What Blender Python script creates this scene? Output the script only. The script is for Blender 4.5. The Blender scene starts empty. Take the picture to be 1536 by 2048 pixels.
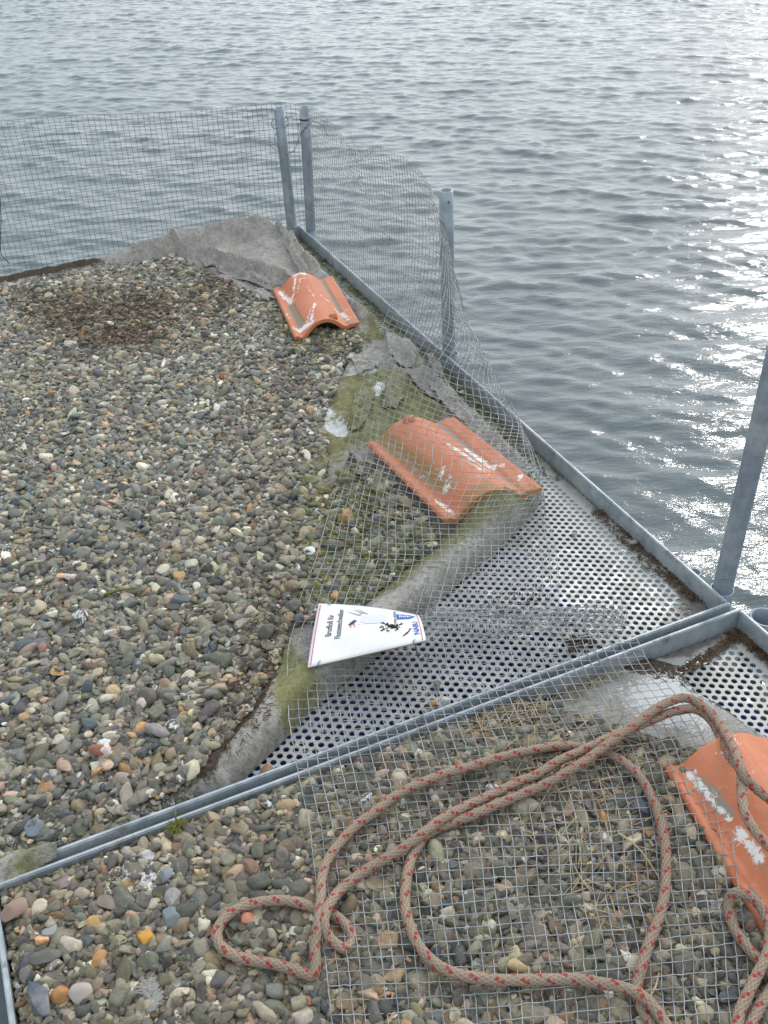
import bpy, bmesh, math, random
import numpy as np
from mathutils import Vector, Matrix

random.seed(7); rng = np.random.default_rng(7)
S = bpy.context.scene
COL = S.collection
rad = math.radians

# ------------------------------------------------------------------ camera
FPX = 1950.0; CAMH = 1.5                     # focal length in photo pixels (2048 tall), eye height over the plate
nd = np.array([95, 2690, 1950.]); nd /= np.linalg.norm(nd)
Zc = np.array([-nd[0], nd[1], nd[2]]); fw = np.array([0, 0, -1.])
Yc = fw - (fw @ Zc) * Zc; Yc /= np.linalg.norm(Yc); Xc = np.cross(Yc, Zc)
RC = np.array([Xc, Yc, Zc])
EYE = np.array([0, 0, CAMH])
cd = bpy.data.cameras.new('camera'); cam = bpy.data.objects.new('camera', cd); COL.objects.link(cam)
cd.sensor_fit = 'VERTICAL'; cd.sensor_height = 24; cd.lens = 24 * FPX / 2048
cd.clip_start = 0.05; cd.clip_end = 6000
M4 = Matrix.Identity(4)
for i in range(3):
    for j in range(3): M4[i][j] = RC[i][j]
M4[2][3] = CAMH
cam.matrix_world = M4
S.camera = cam

# ------------------------------------------------------------------ light
SUN_AZ, SUN_EL = rad(27), rad(32)
SD = Vector((math.sin(SUN_AZ) * math.cos(SUN_EL), math.cos(SUN_AZ) * math.cos(SUN_EL), math.sin(SUN_EL)))
w = bpy.data.worlds.new('World'); S.world = w; w.use_nodes = True
wt = w.node_tree; wn = wt.nodes; wl = wt.links
bg = wn['Background']; bg.inputs['Strength'].default_value = 0.12
sky = wn.new('ShaderNodeTexSky'); sky.sky_type = 'NISHITA'; sky.sun_disc = False
sky.sun_elevation = SUN_EL; sky.sun_rotation = SUN_AZ; sky.dust_density = 2.0; sky.air_density = 1.0
wtc = wn.new('ShaderNodeTexCoord')
wno = wn.new('ShaderNodeTexNoise'); wno.inputs['Scale'].default_value = 3.5; wno.inputs['Detail'].default_value = 7
wmp = wn.new('ShaderNodeMapping'); wmp.inputs['Scale'].default_value = (1, 1, 2.6)
wl.new(wtc.outputs['Generated'], wmp.inputs['Vector']); wl.new(wmp.outputs['Vector'], wno.inputs['Vector'])
wcr = wn.new('ShaderNodeValToRGB')
wcr.color_ramp.elements[0].position = .36; wcr.color_ramp.elements[0].color = (5.4, 6.3, 7.1, 1)
wcr.color_ramp.elements[1].position = .64; wcr.color_ramp.elements[1].color = (8.7, 9.0, 9.2, 1)
wl.new(wno.outputs['Fac'], wcr.inputs['Fac'])
# clouds are brighter towards the sun behind them
wdp = wn.new('ShaderNodeVectorMath'); wdp.operation = 'DOT_PRODUCT'; wdp.inputs[1].default_value = SD
wnm = wn.new('ShaderNodeVectorMath'); wnm.operation = 'NORMALIZE'
wl.new(wtc.outputs['Generated'], wnm.inputs[0]); wl.new(wnm.outputs['Vector'], wdp.inputs[0])
wmr = wn.new('ShaderNodeMapRange'); wmr.inputs['From Min'].default_value = .45; wmr.inputs['From Max'].default_value = 1
wmr.inputs['To Min'].default_value = 1.0; wmr.inputs['To Max'].default_value = 2.1
wl.new(wdp.outputs['Value'], wmr.inputs['Value'])
wmu = wn.new('ShaderNodeVectorMath'); wmu.operation = 'SCALE'
wl.new(wcr.outputs['Color'], wmu.inputs[0]); wl.new(wmr.outputs['Result'], wmu.inputs['Scale'])
wmx = wn.new('ShaderNodeMix'); wmx.data_type = 'RGBA'; wmx.inputs['Factor'].default_value = .8
wl.new(sky.outputs['Color'], wmx.inputs['A']); wl.new(wmu.outputs['Vector'], wmx.inputs['B'])
wl.new(wmx.outputs['Result'], bg.inputs['Color'])
sl = bpy.data.lights.new('sun', 'SUN'); sl.energy = .65; sl.angle = rad(5); sl.color = (1, .96, .9)
so = bpy.data.objects.new('sun', sl); COL.objects.link(so)
so.rotation_euler = SD.to_track_quat('Z', 'Y').to_euler()
S.view_settings.view_transform = 'Standard'; S.view_settings.look = 'None'
S.view_settings.exposure = 0.38; S.view_settings.gamma = 1
S.render.engine = 'CYCLES'
S.cycles.max_bounces = 6; S.cycles.diffuse_bounces = 3; S.cycles.glossy_bounces = 3

# ------------------------------------------------------------------ helpers
def ray(px, py):
    d = RC @ np.array([(px - 768) / FPX, -(py - 1024) / FPX, -1.]); return d
def P(px, py, z=0.):                                   # the point of the level plane z seen at that place of the photo
    d = ray(px, py); return EYE + (z - CAMH) / d[2] * d
C0 = P(1460, 1205, .05)[:2]                            # outer corner of the far raft module
ang = math.atan2(.394, .919)
U = np.array([math.cos(ang), math.sin(ang)]); V = np.array([-U[1], U[0]])
def W(a, b, z=0.): p = C0 + a * U + b * V; return np.array([p[0], p[1], z])
def AB(p): q = np.asarray(p)[..., :2] - C0; return np.stack([q @ U, q @ V], -1)
def PR(px, py, off=0.):                                # point on the upright plane over the right-hand rail, off metres outward
    d = ray(px, py); t = (off - AB(EYE)[0]) / (d[:2] @ U); return EYE + t * d
def PV(px, py, base):
    d = ray(px, py); b = np.asarray(base)[:2]; t = (b @ d[:2]) / (d[:2] @ d[:2]); return EYE + t * d

def tag(o, label=None, cat=None, group=None, kind=None):
    if label: o['label'] = label
    if cat: o['category'] = cat
    if group: o['group'] = group
    if kind: o['kind'] = kind
    return o
def empty(name, loc, label, cat, group=None):
    o = bpy.data.objects.new(name, None); COL.objects.link(o); o.location = Vector(loc); o.empty_display_size = .05
    return tag(o, label, cat, group)
def mesh_obj(name, verts, faces, mat=None, parent=None, smooth=True, loc=None):
    me = bpy.data.meshes.new(name)
    me.from_pydata([tuple(map(float, v)) for v in verts], [], faces)
    me.update()
    if smooth: me.polygons.foreach_set('use_smooth', [True] * len(me.polygons))
    if mat: me.materials.append(mat)
    o = bpy.data.objects.new(name, me); COL.objects.link(o)
    put(o, parent, loc); return o
def put(o, parent, loc=None):
    if parent is not None:
        o.parent = parent; o.matrix_parent_inverse = Matrix.Translation(parent.location).inverted()
def np_mesh(name, V_, F_, mat=None, parent=None, smooth=True):      # V_ (n,3), F_ (m,k) numpy
    me = bpy.data.meshes.new(name); V_ = np.asarray(V_, np.float32); F_ = np.asarray(F_, np.int32)
    me.vertices.add(len(V_)); me.vertices.foreach_set('co', V_.ravel())
    k = F_.shape[1]; me.loops.add(F_.size); me.loops.foreach_set('vertex_index', F_.ravel())
    me.polygons.add(len(F_)); me.polygons.foreach_set('loop_start', np.arange(len(F_), dtype=np.int32) * k)
    try: me.polygons.foreach_set('loop_total', np.full(len(F_), k, np.int32))
    except Exception: pass
    me.update(calc_edges=True); me.validate()
    if smooth: me.polygons.foreach_set('use_smooth', np.ones(len(me.polygons), bool))
    if mat: me.materials.append(mat)
    o = bpy.data.objects.new(name, me); COL.objects.link(o); put(o, parent); return o
def fattr(o, name, vals):
    a = o.data.attributes.new(name, 'FLOAT', 'POINT'); a.data.foreach_set('value', np.asarray(vals, np.float32))
def cattr(o, name, cols):
    a = o.data.attributes.new(name, 'FLOAT_COLOR', 'POINT'); c = np.ones((len(cols), 4), np.float32); c[:, :3] = cols
    a.data.foreach_set('color', c.ravel())
def join_lists(parts):
    Vs, Fs, n = [], [], 0
    for v, f in parts:
        Vs.append(np.asarray(v, float)); Fs += [tuple(i + n for i in q) for q in f]; n += len(v)
    return np.concatenate(Vs), Fs
def frames(pts):
    pts = np.asarray(pts, float); t = np.gradient(pts, axis=0); t /= np.linalg.norm(t, axis=1)[:, None] + 1e-12
    n = np.zeros_like(t); up = np.array([0, 0, 1.]) if abs(t[0][2]) < .9 else np.array([1., 0, 0])
    a = np.cross(t[0], up); a /= np.linalg.norm(a); n[0] = a
    for i in range(1, len(t)):
        a = n[i - 1] - (n[i - 1] @ t[i]) * t[i]; n[i] = a / (np.linalg.norm(a) + 1e-12)
    return t, n, np.cross(t, n)
def tube(pts, r, k=6, caps=True):
    pts = np.asarray(pts, float); t, n, b = frames(pts); m = len(pts)
    r = np.broadcast_to(r, (m,)); th = np.arange(k) * 2 * math.pi / k
    v = pts[:, None] + r[:, None, None] * (np.cos(th)[None, :, None] * n[:, None] + np.sin(th)[None, :, None] * b[:, None])
    f = [(i * k + j, i * k + (j + 1) % k, (i + 1) * k + (j + 1) % k, (i + 1) * k + j) for i in range(m - 1) for j in range(k)]
    if caps: f += [tuple(range(k))[::-1], tuple((m - 1) * k + j for j in range(k))]
    return v.reshape(-1, 3), f
def spline(pts, n):                                    # Catmull-Rom, resampled evenly
    p = np.asarray(pts, float); p = np.concatenate([[2 * p[0] - p[1]], p, [2 * p[-1] - p[-2]]])
    out = []
    for i in range(1, len(p) - 2):
        for s in np.linspace(0, 1, 12, endpoint=False):
            a, b, c, d = p[i - 1:i + 3]
            out.append(.5 * (2 * b + (c - a) * s + (2 * a - 5 * b + 4 * c - d) * s * s + (3 * b - a - 3 * c + d) * s ** 3))
    out.append(p[-2]); out = np.array(out)
    L = np.concatenate([[0], np.cumsum(np.linalg.norm(np.diff(out, axis=0), axis=1))])
    s = np.linspace(0, L[-1], n); return np.stack([np.interp(s, L, out[:, i]) for i in range(out.shape[1])], 1)
def plen(p): return float(np.sum(np.linalg.norm(np.diff(np.asarray(p), axis=0), axis=1)))
def box(a0, a1, b0, b1, z0, z1, bev=.0015):            # a bevelled bar in raft coordinates
    bm = bmesh.new(); bmesh.ops.create_cube(bm, size=1)
    for v in bm.verts:
        a = a0 + (v.co.x + .5) * (a1 - a0); b = b0 + (v.co.y + .5) * (b1 - b0); z = z0 + (v.co.z + .5) * (z1 - z0)
        v.co = Vector(W(a, b, z))
    if bev: bmesh.ops.bevel(bm, geom=bm.edges[:], offset=bev, segments=2, affect='EDGES')
    vs = [tuple(v.co) for v in bm.verts]; bm.verts.index_update(); fs = [tuple(v.index for v in f.verts) for f in bm.faces]
    bm.free(); return np.array(vs), fs
# smooth random fields
def vnoise(x, y, seed=0):
    r = np.random.default_rng(seed); n = 256; g = r.random((n, n))
    xi = np.floor(x).astype(int); yi = np.floor(y).astype(int); fx = x - xi; fy = y - yi
    fx = fx * fx * (3 - 2 * fx); fy = fy * fy * (3 - 2 * fy)
    a = g[xi % n, yi % n]; b = g[(xi + 1) % n, yi % n]; c = g[xi % n, (yi + 1) % n]; d = g[(xi + 1) % n, (yi + 1) % n]
    return (a * (1 - fx) + b * fx) * (1 - fy) + (c * (1 - fx) + d * fx) * fy
def fbm(x, y, sc, oct=4, seed=0):
    s = 0; am = 1; t = 0
    for i in range(oct):
        s = s + am * vnoise(x * sc + 17 * i, y * sc + 31 * i, seed + i); t += am; am *= .5; sc *= 2.07
    return s / t
def sstep(e0, e1, x): t = np.clip((x - e0) / (e1 - e0), 0, 1); return t * t * (3 - 2 * t)
def inpoly(x, y, poly):
    ins = np.zeros(x.shape, bool); n = len(poly)
    for i in range(n):
        x0, y0 = poly[i]; x1, y1 = poly[(i + 1) % n]
        c = (y0 > y) != (y1 > y)
        with np.errstate(divide='ignore', invalid='ignore'):
            ins ^= c & (x < (x1 - x0) * (y - y0) / (y1 - y0 + 1e-15) + x0)
    return ins
def dline(x, y, pl, closed=False):                     # unsigned distance, signed side, position along
    best = np.full(x.shape, 1e9); side = np.zeros(x.shape); al = np.zeros(x.shape); n = len(pl); acc = 0
    for i in range(n if closed else n - 1):
        p = np.array(pl[i]); q = np.array(pl[(i + 1) % n]); d = q - p; L = np.linalg.norm(d)
        t = np.clip(((x - p[0]) * d[0] + (y - p[1]) * d[1]) / (L * L), 0, 1)
        ex = x - p[0] - t * d[0]; ey = y - p[1] - t * d[1]; dd = np.hypot(ex, ey)
        m = dd < best; best[m] = dd[m]; cr = d[0] * ey - d[1] * ex
        side[m] = np.sign(cr)[m]; al[m] = (acc + t * L)[m]; acc += L
    return best, side, al
def pix(poly, z=.03): return [tuple(AB(P(x, y, z))) for x, y in poly]
def soft(a, b, poly, w_, z=.03):
    pl = pix(poly, z); d = dline(a, b, pl, True)[0]; i = inpoly(a, b, pl); return sstep(-w_, w_, np.where(i, d, -d))

# ------------------------------------------------------------------ materials
def newmat(name):
    m = bpy.data.materials.new(name); m.use_nodes = True; nt = m.node_tree
    return m, nt, nt.nodes['Principled BSDF']
def N(nt, t, **k):
    n = nt.nodes.new('ShaderNode' + t)
    for a, v in k.items():
        if hasattr(n, a) and not isinstance(v, tuple) and a not in ('Scale',): setattr(n, a, v)
        else: n.inputs[a].default_value = v
    return n
def noise(nt, sc, det=4, coord='Object', rough=.5):
    tc = nt.nodes.new('ShaderNodeTexCoord'); n = nt.nodes.new('ShaderNodeTexNoise')
    n.inputs['Scale'].default_value = sc; n.inputs['Detail'].default_value = det; n.inputs['Roughness'].default_value = rough
    nt.links.new(tc.outputs[coord], n.inputs['Vector']); return n.outputs['Fac']
def ramp(nt, fac, stops, interp='LINEAR'):
    r = nt.nodes.new('ShaderNodeValToRGB'); e = r.color_ramp; e.interpolation = interp
    while len(e.elements) < len(stops): e.elements.new(.5)
    for i, (p, c) in enumerate(stops):
        e.elements[i].position = p; e.elements[i].color = (c if len(c) == 4 else tuple(c) + (1,)) if isinstance(c, tuple) else (c, c, c, 1)
    nt.links.new(fac, r.inputs['Fac']); return r.outputs['Color']
def mix(nt, f, a, b, mode='MIX'):
    m = nt.nodes.new('ShaderNodeMix'); m.data_type = 'RGBA'; m.blend_type = mode
    for k, v in (('Factor', f), ('A', a), ('B', b)):
        if hasattr(v, 'links') or isinstance(v, bpy.types.NodeSocket): nt.links.new(v, m.inputs[k])
        else: m.inputs[k].default_value = v if k == 'Factor' else (tuple(v) + (1,))[:4]
    return m.outputs['Result']
def math_(nt, op, a, b=0.):
    m = nt.nodes.new('ShaderNodeMath'); m.operation = op
    for i, v in enumerate((a, b)):
        if isinstance(v, bpy.types.NodeSocket): nt.links.new(v, m.inputs[i])
        else: m.inputs[i].default_value = v
    return m.outputs[0]
def bump(nt, bs, h, st, dist):
    b = nt.nodes.new('ShaderNodeBump'); b.inputs['Strength'].default_value = st; b.inputs['Distance'].default_value = dist
    nt.links.new(h, b.inputs['Height']); nt.links.new(b.outputs['Normal'], bs.inputs['Normal']); return b
def attr(nt, name, typ='GEOMETRY', out='Fac'):
    a = nt.nodes.new('ShaderNodeAttribute'); a.attribute_name = name; a.attribute_type = typ; return a.outputs[out]

def mat_steel(name, c0, c1, rough=.42, metal=.55, dirt=.0, sc=35):
    m, nt, bs = newmat(name)
    n1 = noise(nt, sc, 5, rough=.65); col = ramp(nt, n1, [(.32, c0), (.68, c1)])
    n2 = noise(nt, 6, 6, rough=.7)
    col = mix(nt, ramp(nt, n2, [(.52, 0.), (.7, .55)]), col, (.62, .63, .62))
    n3 = noise(nt, 13, 7, rough=.75)
    if dirt: col = mix(nt, ramp(nt, n3, [(.66 - dirt * .2, 0.), (.74 - dirt * .1, .8)]), col, (.11, .085, .06))
    nt.links.new(col, bs.inputs['Base Color']); bs.inputs['Metallic'].default_value = metal
    nt.links.new(ramp(nt, n3, [(.3, rough - .1), (.7, rough + .18)]), bs.inputs['Roughness'])
    bump(nt, bs, n3, .25, .002); return m
M_steel = mat_steel('galvanised_steel', (.21, .25, .30), (.33, .38, .42), metal=.35)
M_rail = mat_steel('galvanised_rail', (.26, .30, .33), (.42, .46, .48), dirt=.5, metal=.2)
M_wire, nt, bs = newmat('galvanised_wire')
nt.links.new(ramp(nt, noise(nt, 30, 3), [(.35, (.22, .235, .24)), (.65, (.44, .45, .44))]), bs.inputs['Base Color'])
bs.inputs['Metallic'].default_value = .35; bs.inputs['Roughness'].default_value = .5
M_wirefar, nt, bs = newmat('backlit_wire')
bs.inputs['Base Color'].default_value = (.10, .115, .13, 1); bs.inputs['Metallic'].default_value = .2; bs.inputs['Roughness'].default_value = .6  # darkness of the far fence against the light, put into its wire colour
M_darkwire, nt, bs = newmat('dark_wire')
bs.inputs['Base Color'].default_value = (.05, .065, .09, 1); bs.inputs['Roughness'].default_value = .6

# perforated plate: grey zinc, dirty, with white dropping spatters and green film
M_plate, nt, bs = newmat('perforated_zinc')
n1 = noise(nt, 9, 7, rough=.7); n2 = noise(nt, 28, 5, rough=.7); n3 = noise(nt, 3.2, 6, rough=.7)
c = ramp(nt, n1, [(.3, (.30, .305, .295)), (.7, (.45, .455, .44))])
c = mix(nt, ramp(nt, n3, [(.42, 0.), (.62, .7)]), c, (.33, .315, .285))
c = mix(nt, math_(nt, 'MULTIPLY', attr(nt, 'green'), ramp(nt, n2, [(.35, .2), (.6, 1.)])), c, (.115, .125, .035))
c = mix(nt, ramp(nt, math_(nt, 'ADD', n2, math_(nt, 'MULTIPLY', attr(nt, 'white'), .20)), [(.62, 0.), (.72, .8)]), c, (.68, .68, .66))
c = mix(nt, ramp(nt, math_(nt, 'ADD', n1, math_(nt, 'MULTIPLY', attr(nt, 'dirt'), .4)), [(.66, 0.), (.78, .85)]), c, (.10, .08, .06))
nt.links.new(c, bs.inputs['Base Color']); bs.inputs['Metallic'].default_value = .12; bs.inputs['Roughness'].default_value = .5
bump(nt, bs, n2, .15, .002)
M_blue, nt, bs = newmat('blue_plastic')
bs.inputs['Base Color'].default_value = (.016, .035, .24, 1); bs.inputs['Roughness'].default_value = .4
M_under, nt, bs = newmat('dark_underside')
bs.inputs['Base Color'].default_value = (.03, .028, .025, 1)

# fleece with masks moss / soil / white / damp
def mat_fleece(name, base0, base1):
    m, nt, bs = newmat(name)
    tcf = nt.nodes.new('ShaderNodeTexCoord'); fib = []
    for an in (20, 75, 140):                             # matted fibres lying three ways
        mpf = nt.nodes.new('ShaderNodeMapping'); mpf.inputs['Rotation'].default_value = (0, 0, rad(an)); mpf.inputs['Scale'].default_value = (70, 620, 70)
        nfi = nt.nodes.new('ShaderNodeTexNoise'); nfi.inputs['Scale'].default_value = 1; nfi.inputs['Detail'].default_value = 3; nfi.inputs['Distortion'].default_value = .6
        nt.links.new(tcf.outputs['Object'], mpf.inputs['Vector']); nt.links.new(mpf.outputs['Vector'], nfi.inputs['Vector']); fib.append(nfi.outputs['Fac'])
    nf = math_(nt, 'MAXIMUM', math_(nt, 'MAXIMUM', fib[0], fib[1]), fib[2]); nm = noise(nt, 75, 9, rough=.82); nl = noise(nt, 11, 8, rough=.75)
    c = ramp(nt, nl, [(.35, base0), (.62, base1)])
    c = mix(nt, ramp(nt, nm, [(.50, 0.), (.60, .5)]), c, (.13, .115, .09))
    c = mix(nt, ramp(nt, nf, [(.50, .35), (.62, 0.)]), c, (.12, .11, .095))
    c = mix(nt, ramp(nt, noise(nt, 24, 8, rough=.8), [(.56, 0.), (.64, .55)]), c, (.58, .57, .53))
    nh = math_(nt, 'ADD', math_(nt, 'MULTIPLY', nm, .6), math_(nt, 'MULTIPLY', noise(nt, 170, 5, rough=.8), .4))
    def mask(a, k, lo, hi, nn): return ramp(nt, math_(nt, 'ADD', attr(nt, a), math_(nt, 'MULTIPLY', math_(nt, 'SUBTRACT', nn, .5), k)), [(lo, 0.), (hi, 1.)])
    c = mix(nt, math_(nt, 'MULTIPLY', mask('moss', 3.2, .35, .85, nh), .85), c, ramp(nt, noise(nt, 60, 6, rough=.8), [(.3, (.09, .09, .025)), (.5, (.22, .215, .07)), (.68, (.33, .32, .17))]))
    c = mix(nt, mask('soil_shade', 1.3, .42, .58, nm), c, ramp(nt, noise(nt, 130, 5, rough=.8), [(.3, (.022, .017, .012)), (.6, (.12, .095, .07)), (.75, (.22, .17, .12))]))
    c = mix(nt, mask('white', 4.6, .60, .72, nh), c, (.74, .74, .72))
    nt.links.new(c, bs.inputs['Base Color']); bs.inputs['Roughness'].default_value = .95
    bs.inputs['Specular IOR Level'].default_value = .15
    h = math_(nt, 'ADD', math_(nt, 'MULTIPLY', nf, .5), math_(nt, 'MULTIPLY', nm, 1.))
    bump(nt, bs, h, .9, .007); return m
M_fleece = mat_fleece('felt_fleece', (.34, .315, .28), (.56, .53, .485))
M_fleece2 = mat_fleece('felt_fleece_whitened', (.42, .39, .35), (.60, .57, .53))

# pebbles: colour comes with each pebble
def pebble_mat(name, typ):
    m, nt, bs = newmat(name)
    pc = attr(nt, 'pcol', typ, 'Color'); mo = attr(nt, 'pmoss', typ); wh = attr(nt, 'pwhite', typ); rd = attr(nt, 'prnd', typ)
    tc = nt.nodes.new('ShaderNodeTexCoord'); vm = nt.nodes.new('ShaderNodeVectorMath'); vm.operation = 'ADD'
    nt.links.new(tc.outputs['Object'], vm.inputs[0])
    cm = nt.nodes.new('ShaderNodeCombineXYZ'); s = math_(nt, 'MULTIPLY', rd, 50.)
    for i in range(3): nt.links.new(s, cm.inputs[i])
    nt.links.new(cm.outputs[0], vm.inputs[1])
    def nz(sc, det, ro=.6):
        n = nt.nodes.new('ShaderNodeTexNoise'); n.inputs['Scale'].default_value = sc; n.inputs['Detail'].default_value = det
        n.inputs['Roughness'].default_value = ro; nt.links.new(vm.outputs[0], n.inputs['Vector']); return n.outputs['Fac']
    a, b, c3 = nz(2.2, 6, .65), nz(9, 5, .7), nz(1.1, 3)
    c = mix(nt, ramp(nt, a, [(.3, 0.), (.7, 1.)]), mix(nt, 1., pc, (.72, .72, .74), 'MULTIPLY'), mix(nt, 1., pc, (1.25, 1.2, 1.14), 'MULTIPLY'))
    c = mix(nt, ramp(nt, b, [(.56, 0.), (.72, .45)]), c, (.42, .39, .33))
    c = mix(nt, ramp(nt, b, [(.28, .5), (.42, 0.)]), c, (.045, .04, .034))
    c = mix(nt, ramp(nt, math_(nt, 'ADD', math_(nt, 'MULTIPLY', math_(nt, 'SUBTRACT', c3, .5), 1.5), mo), [(.55, 0.), (.8, .85)]), c, (.15, .155, .035))
    c = mix(nt, ramp(nt, math_(nt, 'ADD', math_(nt, 'MULTIPLY', math_(nt, 'SUBTRACT', a, .5), 2.2), wh), [(.6, 0.), (.72, .95)]), c, (.74, .74, .73))
    nt.links.new(c, bs.inputs['Base Color']); bs.inputs['Roughness'].default_value = .62
    bs.inputs['Specular IOR Level'].default_value = .35
    bump(nt, bs, math_(nt, 'ADD', a, math_(nt, 'MULTIPLY', b, .4)), .35, .12 if typ == 'INSTANCER' else .002)
    return m
M_peb = pebble_mat('pebble_stone', 'INSTANCER'); M_stone = pebble_mat('single_stone', 'GEOMETRY')

def mat_terracotta(name):
    m, nt, bs = newmat(name)
    n1 = noise(nt, 6, 6, rough=.6); n2 = noise(nt, 55, 7, rough=.75); n3 = noise(nt, 300, 3)
    c = ramp(nt, n1, [(.3, (.48, .145, .068)), (.7, (.60, .22, .11))])
    c = mix(nt, ramp(nt, n2, [(.55, 0.), (.75, .35)]), c, (.70, .42, .28))
    def mask(a, k, lo, hi, nn): return ramp(nt, math_(nt, 'ADD', attr(nt, a), math_(nt, 'MULTIPLY', math_(nt, 'SUBTRACT', nn, .5), k)), [(lo, 0.), (hi, 1.)])
    c = mix(nt, math_(nt, 'MULTIPLY', mask('moss', 1.2, .35, .8, n2), .75), c, (.22, .17, .045))
    c = mix(nt, mask('dirt', 1.4, .45, .7, n2), c, (.27, .235, .18))
    c = mix(nt, mask('white', 5.0, .55, .85, math_(nt, 'ADD', math_(nt, 'MULTIPLY', n2, .6), math_(nt, 'MULTIPLY', noise(nt, 170, 5, rough=.8), .4))), c, (.76, .74, .71))
    nt.links.new(c, bs.inputs['Base Color']); bs.inputs['Roughness'].default_value = .6
    bs.inputs['Specular IOR Level'].default_value = .4
    c2 = mix(nt, ramp(nt, noise(nt, 240, 4, rough=.8), [(.30, .6), (.38, 0.)]), c, (.16, .06, .035)); c2 = mix(nt, ramp(nt, noise(nt, 17, 8, rough=.8), [(.56, 0.), (.66, .3)]), c2, (.30, .20, .13)); nt.links.new(c2, bs.inputs['Base Color'])
    bump(nt, bs, math_(nt, 'ADD', n2, math_(nt, 'MULTIPLY', n3, .5)), .5, .0025); return m
M_tile = mat_terracotta('terracotta')
def plain(name, c, rough=.6, spec=.5, c2=None, sc=20):
    m, nt, bs = newmat(name); bs.inputs['Base Color'].default_value = tuple(c) + (1,); bs.inputs['Roughness'].default_value = rough
    bs.inputs['Specular IOR Level'].default_value = spec
    if c2: nt.links.new(ramp(nt, noise(nt, sc, 5, rough=.7), [(.35, c), (.65, c2)]), bs.inputs['Base Color'])
    return m
M_straw = plain('dry_straw', (.30, .21, .11), .8, .2, (.52, .42, .27), 15)
M_litter = plain('brown_litter', (.05, .033, .02), .9, .15, (.17, .11, .065), 25)
M_litter2 = plain('reddish_litter', (.10, .05, .03), .9, .15, (.24, .13, .085), 25)
M_mossy = plain('moss_green', (.07, .08, .02), .95, .1, (.20, .21, .05), 60)

# ------------------------------------------------------------------ water
def make_water():
    zw = -.24; n = 1024; L = 20.48; dx = L / n
    k = np.fft.fftfreq(n, dx) * 2 * np.pi; KX, KY = np.meshgrid(k, k, indexing='ij'); K = np.hypot(KX, KY) + 1e-9
    r = np.random.default_rng(5); H = np.zeros((n, n), complex)
    wd = np.array([-.22, -.975])                                     # waves run towards the raft
    for lam, wid, amp, sp in ((.8, .3, .0020, 2), (.36, .35, .0028, 2), (.17, .4, .0027, 1.5), (.085, .4, .0017, 1.)):
        k0 = 2 * np.pi / lam; ca = (KX * wd[0] + KY * wd[1]) / K
        A = np.exp(-(np.log(K / k0)) ** 2 / (2 * wid ** 2)) * np.clip(np.abs(ca), 0, 1) ** (2 * sp) / K
        ph = r.normal(size=(n, n)) + 1j * r.normal(size=(n, n)); h = np.fft.ifft2(A * ph).real
        H = H + h / h.std() * amp
    H = H.real
    # crests a little sharper than troughs
    H = H + 14 * (H ** 2 - (H ** 2).mean())
    xs = np.arange(-520, 500); ys = np.arange(-30, 960)
    X, Y = np.meshgrid(xs * dx, ys * dx, indexing='ij')
    Z = H[np.ix_(xs % n, ys % n)]
    # slow patches of rougher and calmer water
    Z = Z * (.62 + .75 * fbm(X + 40, Y + 40, .35, 3, 3))
    e = np.minimum(np.minimum(X - X.min(), X.max() - X), np.minimum(Y - Y.min(), Y.max() - Y)); Z *= sstep(0, .6, e)
    ci, cj = X.shape; idx = np.arange(ci * cj).reshape(ci, cj)
    F = np.stack([idx[:-1, :-1], idx[1:, :-1], idx[1:, 1:], idx[:-1, 1:]], -1).reshape(-1, 4)
    Vv = np.stack([X, Y, Z + zw], -1).reshape(-1, 3)
    # the rest of the lake around the near sheet
    x0, x1, y0, y1 = X.min(), X.max(), Y.min(), Y.max(); B = 3000; b0 = len(Vv)
    ext = [(x0, y0), (x1, y0), (x1, y1), (x0, y1), (-B, -B), (B, -B), (B, B), (-B, B)]
    Vv = np.concatenate([Vv, [(x, y, zw) for x, y in ext]])
    F = np.concatenate([F, [(b0, b0 + 4, b0 + 5, b0 + 1), (b0 + 1, b0 + 5, b0 + 6, b0 + 2), (b0 + 2, b0 + 6, b0 + 7, b0 + 3), (b0 + 3, b0 + 7, b0 + 4, b0)]])
    m, nt, bs = newmat('lake_water')
    bs.inputs['Base Color'].default_value = (.10, .125, .13, 1); bs.inputs['Roughness'].default_value = .09
    bs.inputs['IOR'].default_value = 1.34
    tc = nt.nodes.new('ShaderNodeTexCoord'); mp = nt.nodes.new('ShaderNodeMapping')
    mp.inputs['Rotation'].default_value = (0, 0, rad(-12)); mp.inputs['Scale'].default_value = (9, 24, 1)
    nn = nt.nodes.new('ShaderNodeTexNoise'); nn.inputs['Scale'].default_value = 1.; nn.inputs['Detail'].default_value = 5; nn.inputs['Roughness'].default_value = .55
    nt.links.new(tc.outputs['Object'], mp.inputs['Vector']); nt.links.new(mp.outputs['Vector'], nn.inputs['Vector'])
    bump(nt, bs, nn.outputs['Fac'], .55, .012)
    o = np_mesh('lake_water', Vv, F, m); tag(o, kind='structure'); return o
make_water()

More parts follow.
